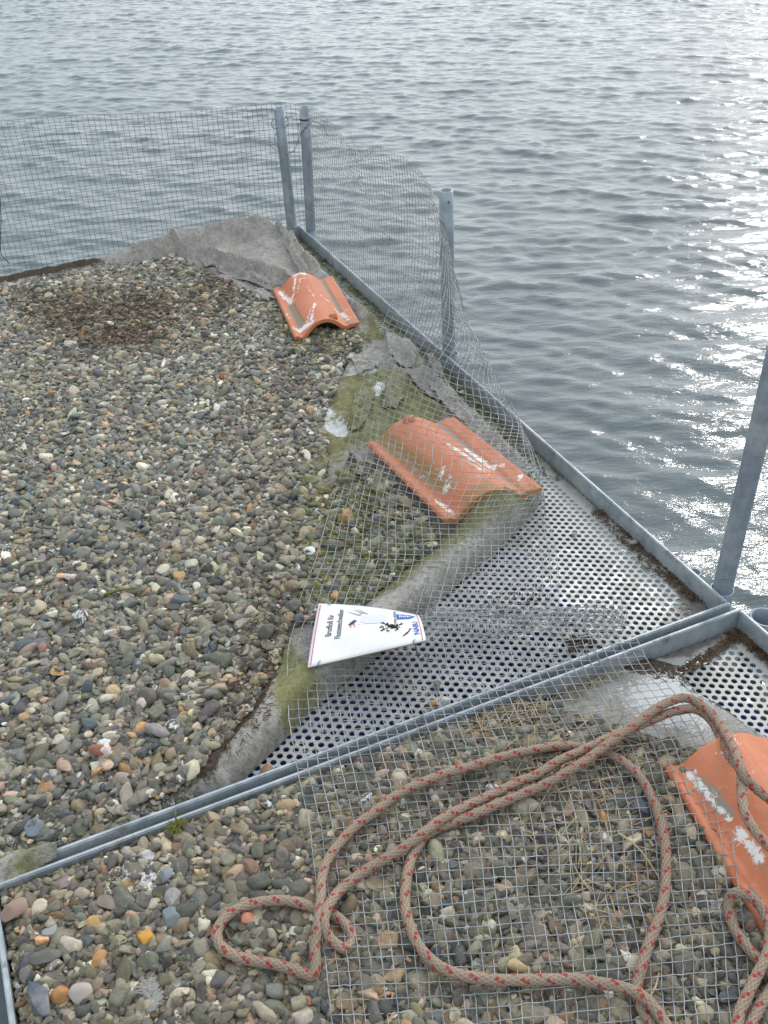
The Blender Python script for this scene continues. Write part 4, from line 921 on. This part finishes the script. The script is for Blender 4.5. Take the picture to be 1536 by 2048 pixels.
M_white = plain('sign_white', (.80, .80, .79), .35, .5, (.70, .69, .66), 14); M_edge = plain('sign_edge', (.30, .24, .16), .7); M_ink = plain('ink_dark', (.03, .035, .06), .5)
M_mag = plain('ink_magenta', (.55, .05, .20), .5); M_inkb = plain('ink_blue', (.03, .10, .42), .5); M_lil = plain('ink_lilac', (.60, .60, .74), .5); M_grey = plain('ink_grey', (.33, .33, .38), .5)
M_red = plain('ink_red', (.5, .06, .07), .5); M_mud = plain('dried_mud', (.05, .03, .02), .95, .1); M_pale = plain('ink_pale_blue', (.66, .71, .84), .4)
sroot = empty('sign', P(730, 1275, .05), 'white printed sign board with magenta end lines, tied onto the wire mesh', 'sign')
v1, f1 = sheet(0, 1, 0, 1, 0, 24, 18); v0, f0 = sheet(0, 1, 0, 1, -.0035, 24, 18); n1_ = len(v1); k19 = 19
f = list(f1) + [tuple(i + n1_ for i in q[::-1]) for q in f0]
bd = [i * k19 for i in range(25)] + [24 * k19 + j for j in range(1, 19)] + [i * k19 + 18 for i in range(23, -1, -1)] + [j for j in range(17, 0, -1)]
f += [(bd[i], bd[i] + n1_, bd[(i + 1) % len(bd)] + n1_, bd[(i + 1) % len(bd)]) for i in range(len(bd))]
sb = mesh_obj('board', v1 + v0, f, M_white, sroot); sb.data.materials.append(M_edge)
for i, p in enumerate(sb.data.polygons):
    if i >= len(f1): p.material_index = 1; p.use_smooth = False
for s_ in (.022, .972): v, f = sheet(s_ - .004, s_ + .004, .02, .97, .0004, 1, 24); mesh_obj('border_line', v, f, M_mag, sroot)
def lettering(txt, sc_, t0, t1, hgt, mat, name, bold=0.):
    cu = bpy.data.curves.new('t', 'FONT'); cu.body = txt; cu.size = 1; cu.resolution_u = 4; cu.offset = bold
    ob = bpy.data.objects.new('t', cu); COL.objects.link(ob); dg = bpy.context.evaluated_depsgraph_get(); dg.update()
    me = bpy.data.meshes.new_from_object(ob.evaluated_get(dg)); bpy.data.objects.remove(ob)
    co = np.array([tuple(v.co) for v in me.vertices]); x0, x1 = co[:, 0].min(), co[:, 0].max()
    vs = [sgn(sc_ - (y / .7) * hgt, t0 + (t1 - t0) * (x - x0) / (x1 - x0), .0006) for x, y, _ in co]
    fs = [tuple(p.vertices) for p in me.polygons]; bpy.data.meshes.remove(me)
    return mesh_obj(name, vs, fs, mat, sroot, smooth=False)
lettering('Brutfloß für', .160, .40, .78, .052, M_ink, 'heading_lettering', .012)
lettering('Flussseeschwalben', .243, .34, .88, .052, M_ink, 'heading_lettering', .012)
lettering('betreten verboten', .752, .38, .93, .034, M_ink, 'warning_lettering', .008)
lettering('NABU', .955, .16, .50, .052, M_inkb, 'logo_lettering', .02)
def patch(pts, mat, name, off=.0005):
    if name != 'pictogram': pts = [(a, b - .055) for a, b in pts]
    vs = [sgn(a, b, off) for a, b in pts]; c = np.mean([np.array(p) for p in pts], 0); vs.append(sgn(c[0], c[1], off)); n = len(pts)
    return mesh_obj(name, vs, [(i, (i + 1) % n, n) for i in range(n)], mat, sroot, smooth=False)
# blue pictogram: oblong with a pointed foot and pale marks in it
patch([(.755, .61), (.755, .80), (.89, .79), (.955, .71), (.89, .61)], M_inkb, 'pictogram', .0007)
for q in range(6): v, f = sheet(.785 + .02 * q, .797 + .02 * q, .67 + .01 * (q % 2), .75 - .012 * (q % 3), .0012, 1, 2); mesh_obj('pictogram_mark', v, f, M_white, sroot)
# tern drawing
body = [(.33, .80), (.40, .86), (.50, .90), (.60, .86), (.665, .80), (.655, .70), (.60, .63), (.50, .60), (.43, .62), (.40, .70)]
patch([(.405, .66), (.42, .80), (.52, .84), (.62, .82), (.665, .77), (.66, .66), (.60, .60), (.47, .61)], M_lil, 'bird_drawing', .0006)
for pts in ([(.26, .90), (.42, .82), (.40, .79)], [(.32, .97), (.44, .86), (.42, .83)], [(.36, 1 - .02), (.48, .85), (.46, .83)], [(.39, .70), (.34, .68), (.36, .66)]): patch(pts, M_grey, 'wing_stroke', .0007)
patch([(.36, .72), (.33, .68), (.30, .62), (.31, .60), (.345, .62), (.37, .67)], M_ink, 'bird_cap', .0008)
patch([(.315, .61), (.325, .55), (.332, .55), (.327, .61)], M_red, 'bird_bill', .0008)
patch([(.35, .62), (.355, .56), (.362, .56), (.36, .62)], M_red, 'bird_bill', .0008)
for i in range(10):
    t = i / 9; x = .40 + .26 * t; y = .60 - .005 * math.sin(t * 9) ; patch([(x - .006, y), (x, y + .012), (x + .01, y)], M_grey, 'wing_stroke', .0008)
patch([(.60 + .010 * math.cos(k), .50 + .02 * math.sin(k)) for k in np.linspace(0, 6.283, 10)[:-1]], M_ink, 'ink_dot', .0008)
rs = random.Random(4); parts = []
for i in range(46):
    s_, t_ = .70 + rs.gauss(0, .045), .40 + rs.gauss(0, .045) + (0 if i % 3 else .03)
    p = sgn(s_, t_, .0012); a = rs.random() * 3.1; L = rs.uniform(.001, .006); dv = np.array([math.cos(a), math.sin(a), .05]) * L
    parts.append(tube([p - dv, p, p + dv], [.0004, rs.uniform(.0007, .0018), .0004], 5))
for pts in ([(.80, .17), (.84, .22), (.87, .27)], [(.86, .27), (.88, .31), (.885, .30)], [(.60, .55), (.63, .53), (.645, .50)]): parts.append(tube([sgn(a, b, .001) for a, b in pts], [.0006, .0016, .0007], 5))
v, f = join_lists(parts); mesh_obj('dried_dirt', v, f, M_mud, sroot)
for (s_, t_, d_) in ((.085, .0, (0, -1)), (.895, .0, (0, -1)), (.10, 1.0, (0, 1))):
    a = sgn(s_ + .012, t_ + (.05 if t_ < .5 else -.03), .0025); b_ = sgn(s_, t_, .004); c_ = sgn(s_ - .005, t_, -.012)
    mesh_obj('wire_tie', *tube(spline([a, b_, c_], 12), .0016, 6), M_steel, sroot)
a = sgn(.90, 0, -.004); mesh_obj('wire_tie', *tube(spline([a, a + np.array([.006, -.01, -.03]), P(858, 1308, .05), P(853, 1325, .052)], 12), .0012, 6), M_darkwire, sroot)

# ------------------------------------------------------------------ rope
Z1, Z2 = .088, .076
R1 = [(961, 1957), (1011, 1960), (1097, 1959), (1147, 1958), (1194, 1965), (1237, 1973), (1276, 1987), (1303, 2007), (1327, 2042)]
path = [(1640, 1770, .07), (1585, 1730, .085), (1536, 1691, .118), (1514, 1666, .128), (1495, 1638, .135), (1486, 1610, .138), (1483, 1573, .137), (1482, 1544, .135), (1466, 1520, .125), (1452, 1494, .100), (1438, 1468, .074), (1426, 1446, .072), (1409, 1428, .072), (1390, 1419, .074), (1370, 1418, .076), (1341, 1425, .074), (1313, 1436, .072), (1284, 1449, .070), (1256, 1460, .072), (1228, 1470, .076), (1194, 1487, .078), (1151, 1507, .078), (1117, 1522, .078), (1073, 1550, .076),
    (1038, 1563, .074), (1002, 1581, .074), (959, 1600, .074), (924, 1616, .075), (879, 1641, .078), (838, 1673, .080), (801, 1700, .076), (769, 1719, .074), (737, 1737, .073), (705, 1760, .073), (678, 1783, .075), (658, 1810, .084), (648, 1842, .086), (655, 1870, .074), (673, 1889, .064), (692, 1897, .058), (703, 1882, .056), (699, 1860, .060), (683, 1842, .062), (664, 1828, .062),
    (637, 1818, .062), (605, 1808, .062), (569, 1801, .063), (528, 1803, .062), (491, 1812, .062), (459, 1828, .062), (439, 1851, .062), (434, 1874, .062), (446, 1897, .062), (473, 1913, .062), (509, 1922, .062), (546, 1928, .062), (582, 1938, .063), (608, 1947, .064), (626, 1950, .066), (631, 1930, .070), (630, 1887, .076), (637, 1845, .084), (642, 1796, .078),
    (644, 1755, .072), (656, 1719, .070), (683, 1682, .070), (714, 1650, .072), (751, 1623, .073), (792, 1591, .073), (838, 1568, .073), (888, 1548, .073), (938, 1534, .072), (988, 1518, .072), (1038, 1505, .070), (1069, 1499, .068), (1108, 1493, .062), (1147, 1493, .056), (1186, 1499, .054), (1225, 1512, .062), (1260, 1534, .066), (1288, 1565, .068), (1311, 1612, .069), (1323, 1651, .069), (1331, 1694, .069), (1332, 1741, .069), (1329, 1788, .069), (1317, 1839, .069), (1297, 1889, .069), (1284, 1932, .067),
    (1274, 1968, .062), (1280, 2007, .064), (1299, 2042, .066), (1322, 2090, .068), (1345, 2130, .072), (1362, 2112, .076), (1348, 2078, .080), (1327, 2042, .082), (1303, 2009, .084), (1276, 1987, .084), (1237, 1973, .080), (1194, 1965, .074), (1147, 1958, .071), (1097, 1959, .070), (1011, 1960, .070), (961, 1957, .070), (910, 1947, .069), (867, 1924, .068), (835, 1887, .067), (815, 1837, .067), (810, 1792, .067), (817, 1737, .067), (833, 1696, .064), (862, 1664, .060),
    (905, 1645, .066), (950, 1629, .072), (987, 1612, .073), (1026, 1596, .073), (1065, 1579, .074), (1103, 1562, .078), (1137, 1542, .084), (1171, 1521, .086), (1205, 1496, .086), (1242, 1469, .088), (1276, 1445, .090), (1310, 1419, .090), (1341, 1403, .088), (1368, 1396, .086), (1392, 1403, .084), (1415, 1420, .086), (1435, 1442, .088), (1452, 1468, .110), (1470, 1502, .140), (1480, 1532, .155), (1492, 1556, .150), (1512, 1577, .134), (1536, 1596, .125), (1575, 1625, .10), (1660, 1690, .075),
    (1720, 1800, .065), (1690, 1930, .065), (1600, 1990, .065), (1560, 1965, .062), (1519, 1921, .062), (1506, 1908, .062), (1488, 1886, .062), (1470, 1859, .063), (1461, 1834, .064), (1457, 1812, .068), (1461, 1794, .078), (1473, 1786, .088), (1492, 1789, .092), (1510, 1801, .088), (1529, 1828, .080), (1539, 1862, .076), (1536, 1902, .076), (1524, 1931, .078), (1509, 1960, .076), (1494, 1992, .074), (1480, 2022, .072), (1474, 2052, .070), (1468, 2090, .068), (1478, 2110, .066), (1492, 2070, .064), (1508, 2035, .064), (1522, 2008, .064), (1545, 1975, .064), (1590, 1900, .063), (1680, 1840, .063)]
rp = spline([P(x, y, z + .002) for x, y, z in path], 10)
L_ = plen([P(x, y, z) for x, y, z in path]); nseg = int(L_ / .0016); rp = spline([P(x, y, z + .002) for x, y, z in path], nseg)
KR = 26; RR = .0083; t_, n_, b_ = frames(rp); th = np.arange(KR) * 2 * math.pi / KR; sarc = np.linspace(0, L_, nseg)
TH, SS = np.meshgrid(th, sarc); st = 9                       # braid: two families of strands crossing
ph1 = (TH * 8 / (2 * math.pi) + SS / .0125) ; ph2 = (TH * 8 / (2 * math.pi) - SS / .0125)
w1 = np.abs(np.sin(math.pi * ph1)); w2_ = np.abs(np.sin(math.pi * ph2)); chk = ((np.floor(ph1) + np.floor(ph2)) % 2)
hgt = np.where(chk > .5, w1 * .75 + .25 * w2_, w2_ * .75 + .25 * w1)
Rr = RR * (1 + .045 * (vnoise(SS * 12, TH * .0 + 1, 3) - .5)) + .0014 * (hgt - .6)
dirv = np.cos(TH)[..., None] * n_[:, None] + np.sin(TH)[..., None] * b_[:, None]
VV = rp[:, None] + Rr[..., None] * dirv
idx = np.arange(nseg * KR).reshape(nseg, KR); nx_ = np.roll(idx, -1, 1)
FF = np.stack([idx[:-1], nx_[:-1], nx_[1:], idx[1:]], -1).reshape(-1, 4)
M_rope, nt, bs = newmat('braided_rope'); cc = attr(nt, 'ropecol', 'GEOMETRY', 'Color')
nt.links.new(mix(nt, ramp(nt, noise(nt, 260, 4, rough=.8), [(.3, .45), (.7, 0.)]), cc, (.15, .115, .085)), bs.inputs['Base Color']); bs.inputs['Roughness'].default_value = .85; bs.inputs['Specular IOR Level'].default_value = .2
bump(nt, bs, noise(nt, 900, 2), .4, .001)
rope = np_mesh('rope', VV.reshape(-1, 3), FF, M_rope)
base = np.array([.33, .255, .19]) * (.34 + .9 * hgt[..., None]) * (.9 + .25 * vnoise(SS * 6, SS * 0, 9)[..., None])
red = np.zeros_like(TH)
for fam, (per, off) in enumerate(((.038, 0.), (.038, .019))):
    for rot0 in (0., math.pi):
        tw = rot0 + (math.pi / 2 if fam else 0) + SS * 5.0
        for ds, dt in ((0., 0.), (.0068, .5)):
            du = (SS - off - ds + per * 100) % per; du = np.minimum(du, per - du)
            dth = (TH - tw - dt + math.pi * 40) % (2 * math.pi) - math.pi; dth = (dth + math.pi * 2) % (2 * math.pi) - math.pi
            dd = np.abs(du) / .0043 + np.abs(dth) / .52; red = np.maximum(red, (dd < 1).astype(float))
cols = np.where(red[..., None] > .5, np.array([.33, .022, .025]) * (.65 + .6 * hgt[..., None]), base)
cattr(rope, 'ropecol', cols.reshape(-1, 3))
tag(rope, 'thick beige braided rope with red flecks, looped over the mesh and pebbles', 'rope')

# ------------------------------------------------------------------ single stones, twigs, feathers
def stone(px, py, dims, col, label, seed, rot=0., white=0., moss=0., lift=0., name='stone', cat='stone', group=None, z=None, tilt=(0, 0), sub=4):
    v, f = rock(seed, sub, 8); c = on_ground(px, py, lift) if z is None else P(px, py, z)
    M = Matrix.Rotation(rot, 3, 'Z') @ Matrix.Rotation(tilt[0], 3, 'X') @ Matrix.Rotation(tilt[1], 3, 'Y'); M = np.array([list(r) for r in M])
    v = (v * np.array(dims) * .5) @ M.T + c; o = mesh_obj(name, v, f, M_stone)
    n = len(v); cattr(o, 'pcol', np.tile(col, (n, 1))); fattr(o, 'pmoss', [moss] * n); fattr(o, 'pwhite', [white] * n); fattr(o, 'prnd', [random.random()] * n)
    return tag(o, label, cat, group)
ST = [((620, 1102), (.030, .022, .018), (.75, .75, .72), 'round chalk-white stone among mossy pebbles left of the mesh edge', 201, .1, .3),
      ((203, 1498), (.052, .026, .022), (.26, .11, .075), 'red-brown stone rimmed with white droppings on the far gravel', 202, 0., .35),
      ((84, 1998), (.078, .030, .024), (.075, .09, .125), 'long curved slate-blue stone near the bottom left corner', 203, -1.0, 0.),
      ((124, 1992), (.036, .032, .026), (.42, .22, .09), 'rusty orange stone with pale crust beside the long slate-blue stone', 204, .4, .25),
      ((163, 1990), (.040, .036, .026), (.36, .32, .28), 'smooth round pinkish-white pebble at the bottom left', 205, 0., .0),
      ((497, 1836), (.026, .024, .019), (.50, .22, .15), 'salmon-pink pebble lying inside the small loop of rope', 206, .2, .15),
      ((291, 1872), (.027, .034, .016), (.52, .26, .05), 'flat amber-yellow pebble standing out on the near gravel', 207, .3, 0.),
      ((196, 1914), (.026, .033, .018), (.50, .25, .10), 'tan-orange oval pebble on the near gravel', 208, -.5, 0.),
      ((290, 1712), (.036, .024, .018), (.17, .16, .14), 'grey pebble ringed with white near the front rail', 209, 0., .45),
      ((346, 1796), (.032, .034, .020), (.33, .32, .31), 'pale whitish disc-shaped pebble in the near gravel', 210, 0., .2),
      ((330, 1752), (.034, .026, .022), (.25, .26, .28), 'angular dark pebble splashed bright white with droppings', 211, .8, .6),
      ((103, 1865), (.030, .032, .022), (.30, .30, .31), 'white-spattered stone at the left of the near gravel', 212, .2, .55),
      ((29, 1820), (.050, .036, .026), (.33, .23, .17), 'large smooth tan stone against the left rail', 213, .7, .1),
      ((340, 1836), (.040, .036, .022), (.17, .20, .21), 'flat blue-grey stone with pale flecks on the near gravel', 214, .3, .25),
      ((69, 1652), (.034, .040, .016), (.20, .24, .28), 'flat diamond-shaped blue-grey stone in the far gravel', 215, .4, .0),
      ((95, 1910), (.058, .034, .020), (.12, .12, .105), 'broad dark grey pebble at the lower left', 216, .3, .0),
      ((438, 1962), (.036, .034, .026), (.11, .11, .10), 'dark grey egg-shaped pebble by the rope bend', 217, .2, .0),
      ((380, 1390), (.026, .022, .018), (.30, .27, .22), 'pale buff pebble near the middle of the far gravel', 218, .2, .2),
      ((671, 1192), (.026, .034, .024), (.48, .32, .15), 'honey-coloured pebble just above the sign', 219, .0, .2),
      ((1212, 1676), (.028, .026, .022), (.55, .54, .50), 'small knobbly white stone under the flat mesh', 220, .2, .3),
      ((1302, 1666), (.034, .026, .018), (.42, .24, .12), 'orange-brown chipped stone beside the rope under the mesh', 221, .1, .0),
      ((1268, 1925), (.030, .032, .022), (.52, .47, .34), 'cream pebble beside the rope near the bottom', 222, .2, .0),
      ((1278, 1613), (.044, .032, .018), (.13, .155, .18), 'flat blue-grey pebble inside the large rope loop', 223, -.6, .0),
      ((1033, 1373), (.022, .040, .016), (.15, .155, .15), 'narrow upright grey stone in the straw behind the near rail', 224, -.2, .0),
      ((1462, 1806), (.022, .026, .020), (.12, .13, .04), 'moss-covered stone beside the rope at the tile', 225, .2, .0)]
for q in ST: stone(q[0][0], q[0][1], q[1], q[2], q[3], q[4], q[5], q[6], moss=.9 if q[4] == 225 else 0.)
stone(1000 - 113, 1404, (.030, .022, .020), (.5, .5, .48), 'pale stone resting on the perforated plate beside the double rail', 230, .2, .3, z=.012)
stone(866, 1407, (.022, .016, .014), (.42, .22, .09), 'small orange stone beside the pale stone on the perforated plate', 231, .1, .1, z=.009)
stone(873, 1368, (.018, .024, .012), (.15, .15, .14), 'dark grey stone on the perforated plate under the flat mesh', 232, .3, .0, z=.008)
stone(535, 1540, (.030, .022, .018), (.38, .22, .13), 'pinkish-brown stone in the narrow corner of plate by the rolled fleece', 233, .1, .1, z=.012)
stone(1148, 1068, (.016, .012, .010), (.36, .30, .22), 'tiny buff pebble alone in the middle of the perforated plate', 234, .1, .1, z=.006)
stone(1266, 1085, (.022, .018, .016), (.30, .27, .22), 'pale pebble caught in the debris along the lake-side rail', 235, .1, .1, z=.008)
stone(1114, 956, (.014, .012, .010), (.08, .09, .12), 'tiny dark blue pebble on the plate beyond the second tile', 236, .1, .0, z=.006)
for i, (x, y, c, s) in enumerate([(612, 472, .45, .020), (650, 518, .12, .024), (668, 530, .12, .022), (706, 562, .5, .022), (690, 590, .14, .02), (685, 556, .13, .018), (745, 605, .16, .018), (923, 784, .35, .016), (735, 640, .14, .018), (1290, 1130, .25, .018), (1062, 918, .35, .016)]):
    lab = ['pale pebble in the far corner of the plate behind the posts', 'dark pebble on the walkway strip, uppermost of a touching pair', 'dark pebble on the walkway strip, lower of a touching pair', 'whitish pebble on the walkway strip above the far tile',
           'dark grey pebble on the walkway strip nearest the far tile', 'grey pebble just left of the whitish one on the strip', 'grey pebble by the rail where the slumped mesh begins', 'tan pebble on the strip beneath the bulging mesh',
           'dark pebble against the fleece edge on the walkway strip', 'grey pebble in the debris by the rail near the tall post', 'small pinkish pebble on the plate beside the far end of the bulging mesh'][i]
    stone(x, y, (s * 1.2, s, s * .7), (c, c * .95, c * .86), lab, 240 + i, i, .1, .2, z=.008, name='loose_pebble', cat='stone', group='loose pebbles on the plate', sub=3)

def straws(name, n, region, lr, r0, mat, label, cat, seed, lift=.003, curve=.15, onz=None):
    rg = random.Random(seed); parts = []; pr = [np.array(p) for p in region]; xs = [p[0] for p in pr]; ys = [p[1] for p in pr]
    while len(parts) < n:
        x, y = rg.uniform(min(xs), max(xs)), rg.uniform(min(ys), max(ys))
        if not inpoly(np.array([x]), np.array([y]), region)[0]: continue
        c = on_ground(x, y, lift + rg.random() * .004) if onz is None else P(x, y, onz + rg.random() * .004)
        L = rg.uniform(*lr) / 2; a = rg.uniform(0, math.pi); up = rg.gauss(0, .12); d = np.array([math.cos(a), math.sin(a), up]); s_ = np.array([-d[1], d[0], 0]) * L * rg.uniform(-curve, curve)
        parts.append(tube(spline([c - d * L, c + s_, c + d * L], 5), r0 * rg.uniform(.6, 1.3), 4))
    v, f = join_lists(parts); return tag(mesh_obj(name, v, f, mat), label, cat, kind='stuff')
straws('straw_litter', 170, [(1000, 1440), (1240, 1400), (1340, 1560), (1330, 1760), (1200, 1900), (1060, 1700)], (.015, .07), .0011, M_straw, 'dry straw bits strewn over the near pebbles under the flat mesh', 'straw', 21)
straws('straw_litter', 170, [(930, 1440), (1080, 1385), (1230, 1335), (1240, 1350), (1090, 1420), (960, 1475)], (.01, .04), .001, M_straw, 'straw and stalk bits heaped against the near rail', 'straw', 22)
straws('twig_litter', 520, [(70, 600), (190, 590), (330, 590), (350, 640), (320, 680), (210, 690), (110, 650)], (.006, .03), .0011, M_litter, 'scattered dark stalk bits on the stained far gravel', 'debris', 33, .003)
straws('twig_litter', 260, [(20, 570), (200, 560), (430, 520), (500, 590), (400, 700), (150, 730), (20, 660)], (.006, .035), .0013, M_litter, 'dark twiggy nest debris on the far gravel', 'debris', 23, .004)
straws('twig_litter', 150, [(500, 552), (560, 546), (610, 552), (600, 585), (545, 590)], (.006, .03), .0008, M_litter2, 'reddish brown debris heaped between fleece and far tile', 'debris', 24, .003)
straws('twig_litter', 420, [(1180, 1022), (1215, 1020), (1270, 1075), (1330, 1125), (1400, 1180), (1425, 1205), (1380, 1200), (1290, 1130)], (.004, .022), .0011, M_litter, 'brown debris caught along the lake-side rail on the plate', 'debris', 25, onz=.003)
straws('twig_litter', 500, [(1330, 1345), (1380, 1325), (1468, 1262), (1480, 1256), (1536, 1300), (1560, 1330), (1550, 1340), (1478, 1280), (1390, 1340)], (.004, .022), .0011, M_litter, 'brown debris lining the corner of the near tray', 'debris', 26, onz=.003)
straws('twig_litter', 420, [(500, 1190), (560, 1160), (610, 1190), (590, 1240), (550, 1330), (545, 1420), (470, 1520), (430, 1480), (480, 1330)], (.004, .02), .0009, M_litter, 'fine brown debris between pebbles beside the rolled fleece', 'debris', 27, .001)
straws('twig_litter', 900, [(60, 1716), (345, 1618), (700, 1486), (1100, 1340), (1450, 1212), (1462, 1222), (1100, 1352), (700, 1498), (345, 1630), (60, 1728)], (.006, .025), .0013, M_litter, 'brown debris packed in the gap between the double rails', 'debris', 31, onz=.018)
straws('twig_litter', 90, [(1125, 1272), (1180, 1262), (1195, 1290), (1140, 1305)], (.003, .014), .0012, M_litter, 'small brown dirt clump on the plate near the double rail', 'debris', 34, onz=.003)
straws('twig_litter', 120, [(990, 1190), (1080, 1170), (1110, 1230), (1000, 1240), (940, 1225)], (.003, .012), .0010, M_litter, 'specks of dirt on the plate below the mesh fold', 'debris', 35, onz=.002)
straws('moss_growth', 500, [(700, 650), (740, 660), (745, 690), (640, 720), (590, 700), (520, 620), (560, 620)], (.006, .025), .0008, M_mossy, 'green moss and grass tufts around the far tile', 'moss', 28, .002)
straws('moss_growth', 800, [(592, 466), (610, 466), (700, 545), (830, 690), (900, 755), (1050, 890), (1110, 960), (1090, 950), (980, 850), (850, 730), (740, 620), (640, 530)], (.003, .014), .0013, M_mossy, 'green moss clumps along the foot of the lake-side rail', 'moss', 29, onz=.002)
straws('moss_growth', 420, [(700, 930), (760, 980), (880, 1090), (780, 1180), (690, 1210), (650, 1100)], (.005, .02), .0009, M_mossy, 'green moss strands among the pebbles below the second tile', 'moss', 30, .002)
def twig(pts, r, mat, label, cat='twig', name='twig'):
    q = spline([on_ground(x, y, l) for x, y, l in pts], 24); return tag(mesh_obj(name, *tube(q, np.linspace(r, r * .5, 24), 6), mat), label, cat)
twig([(208, 1190, .004), (235, 1181, .006), (272, 1176, .004)], .0036, M_mossy, 'mossy green stick lying on the far gravel')
twig([(306, 1540, .002), (313, 1515, .008), (321, 1492, .006)], .0012, M_straw, 'pale dry stalk standing up from the far gravel')
twig([(348, 665, .004), (365, 677, .008), (382, 688, .004)], .0026, M_straw, 'curved tan twig right of the dark nest debris')
twig([(1236, 1665, .006), (1280, 1700, .010), (1325, 1765, .006)], .0025, M_straw, 'long pale reed stalk slanting under the flat mesh')
twig([(1128, 1530, .006), (1080, 1610, .01), (1075, 1625, .006)], .0022, M_straw, 'thin tan stalk below the rope crossing')
twig([(1290, 2005, .004), (1310, 1975, .008), (1318, 1945, .006)], .0022, M_straw, 'short straw by the rope at the bottom')
twig([(-20, 655, .004), (10, 655, .006), (35, 652, .004)], .003, M_straw, 'tan stick at the left edge of the far gravel')
def feathers(px, py, n, L, label, seed, lift=.004):
    rg = random.Random(seed); c = on_ground(px, py, lift); parts = []; a0 = rg.uniform(0, 3); ax = np.array([math.cos(a0), math.sin(a0), .0]); sd = np.array([-ax[1], ax[0], 0])
    for i in range(n):                                   # barbs leaving a short crumpled shaft
        t = rg.uniform(-1, 1); o = ax * t * L * .8 + sd * .004 * math.sin(3 * t); sg = 1 if i % 2 else -1; l = L * rg.uniform(.2, .75) * (1 - .4 * abs(t))
        d = sd * sg + ax * rg.uniform(.2, 1.1) + np.array([0, 0, rg.gauss(.05, .12)]); d /= np.linalg.norm(d)
        parts.append(tube(spline([c + o, c + o + d * l * .5 + np.array([rg.gauss(0, .002), rg.gauss(0, .002), .002]), c + o + d * l + np.array([rg.gauss(0, .003), rg.gauss(0, .003), -.001])], 6), .00045, 3))
    v, f = join_lists(parts); return tag(mesh_obj('feather_tuft', v, f, M_feather), label, 'feather')
M_feather = plain('feather_white', (.42, .41, .38), .9, .2)
feathers(300, 1992, 420, .030, 'whitish feather tuft on the gravel near the bottom left', 5)
feathers(1448, 1826, 380, .024, 'white feather tuft beside the rope by the right-hand tile', 6)
# small weed growing between the rails
rg = random.Random(9); parts = []
c = on_ground(355, 1660, 0)
for i in range(26):
    a = rg.uniform(0, 6.28); l = rg.uniform(.012, .035); d = np.array([math.cos(a) * .5, math.sin(a) * .5, .9]); parts.append(tube(spline([c + np.array([rg.gauss(0, .006), rg.gauss(0, .012), 0]), c + d * l * .6, c + d * l + np.array([d[0] * .02, d[1] * .02, -.004])], 6), [.0012, .0013, .0014, .0012, .0009, .0004], 5))
v, f = join_lists(parts); tag(mesh_obj('weed', v, f, M_mossy), 'small green weed sprouting in the gap between the two rails', 'weed')
# scrap of mossy fleece over the rail ends at the left
Ag, Bg = np.meshgrid(np.linspace(0, 1, 60), np.linspace(0, 1, 40), indexing='ij')
vs = []
e0, e1 = P(-40, 1748, .05), P(118, 1692, .05); wv = np.array([.0, -.075, 0])
for i in range(60):
    for j in range(40):
        s_, t__ = i / 59, j / 39; p = e0 + (e1 - e0) * s_ + wv * (t__ - .35) * (1.15 - .75 * s_)
        h = .056 + .010 * math.exp(-((t__ - .4) / .25) ** 2) - .022 * abs(t__ - .4) ** 1.3 + .012 * (fbm(np.array(s_ * 3.), np.array(t__ * 2.), 2., 4, 70) - .5)
        p[2] = h; vs.append(p)
f = [(i * 40 + j, (i + 1) * 40 + j, (i + 1) * 40 + j + 1, i * 40 + j + 1) for i in range(59) for j in range(39)]
o = mesh_obj('fleece_scrap', vs, f, M_fleece); sgx = np.array([i / 59 for i in range(60) for j in range(40)])
fattr(o, 'moss', .35 + .45 * np.exp(-((sgx - .6) / .2) ** 2)); fattr(o, 'soil_shade', .45 * np.exp(-((sgx - .2) / .2) ** 2)); fattr(o, 'white', np.zeros(len(vs)))
tag(o, 'mossy torn scrap of fleece over the rail ends at the left edge', 'fleece')
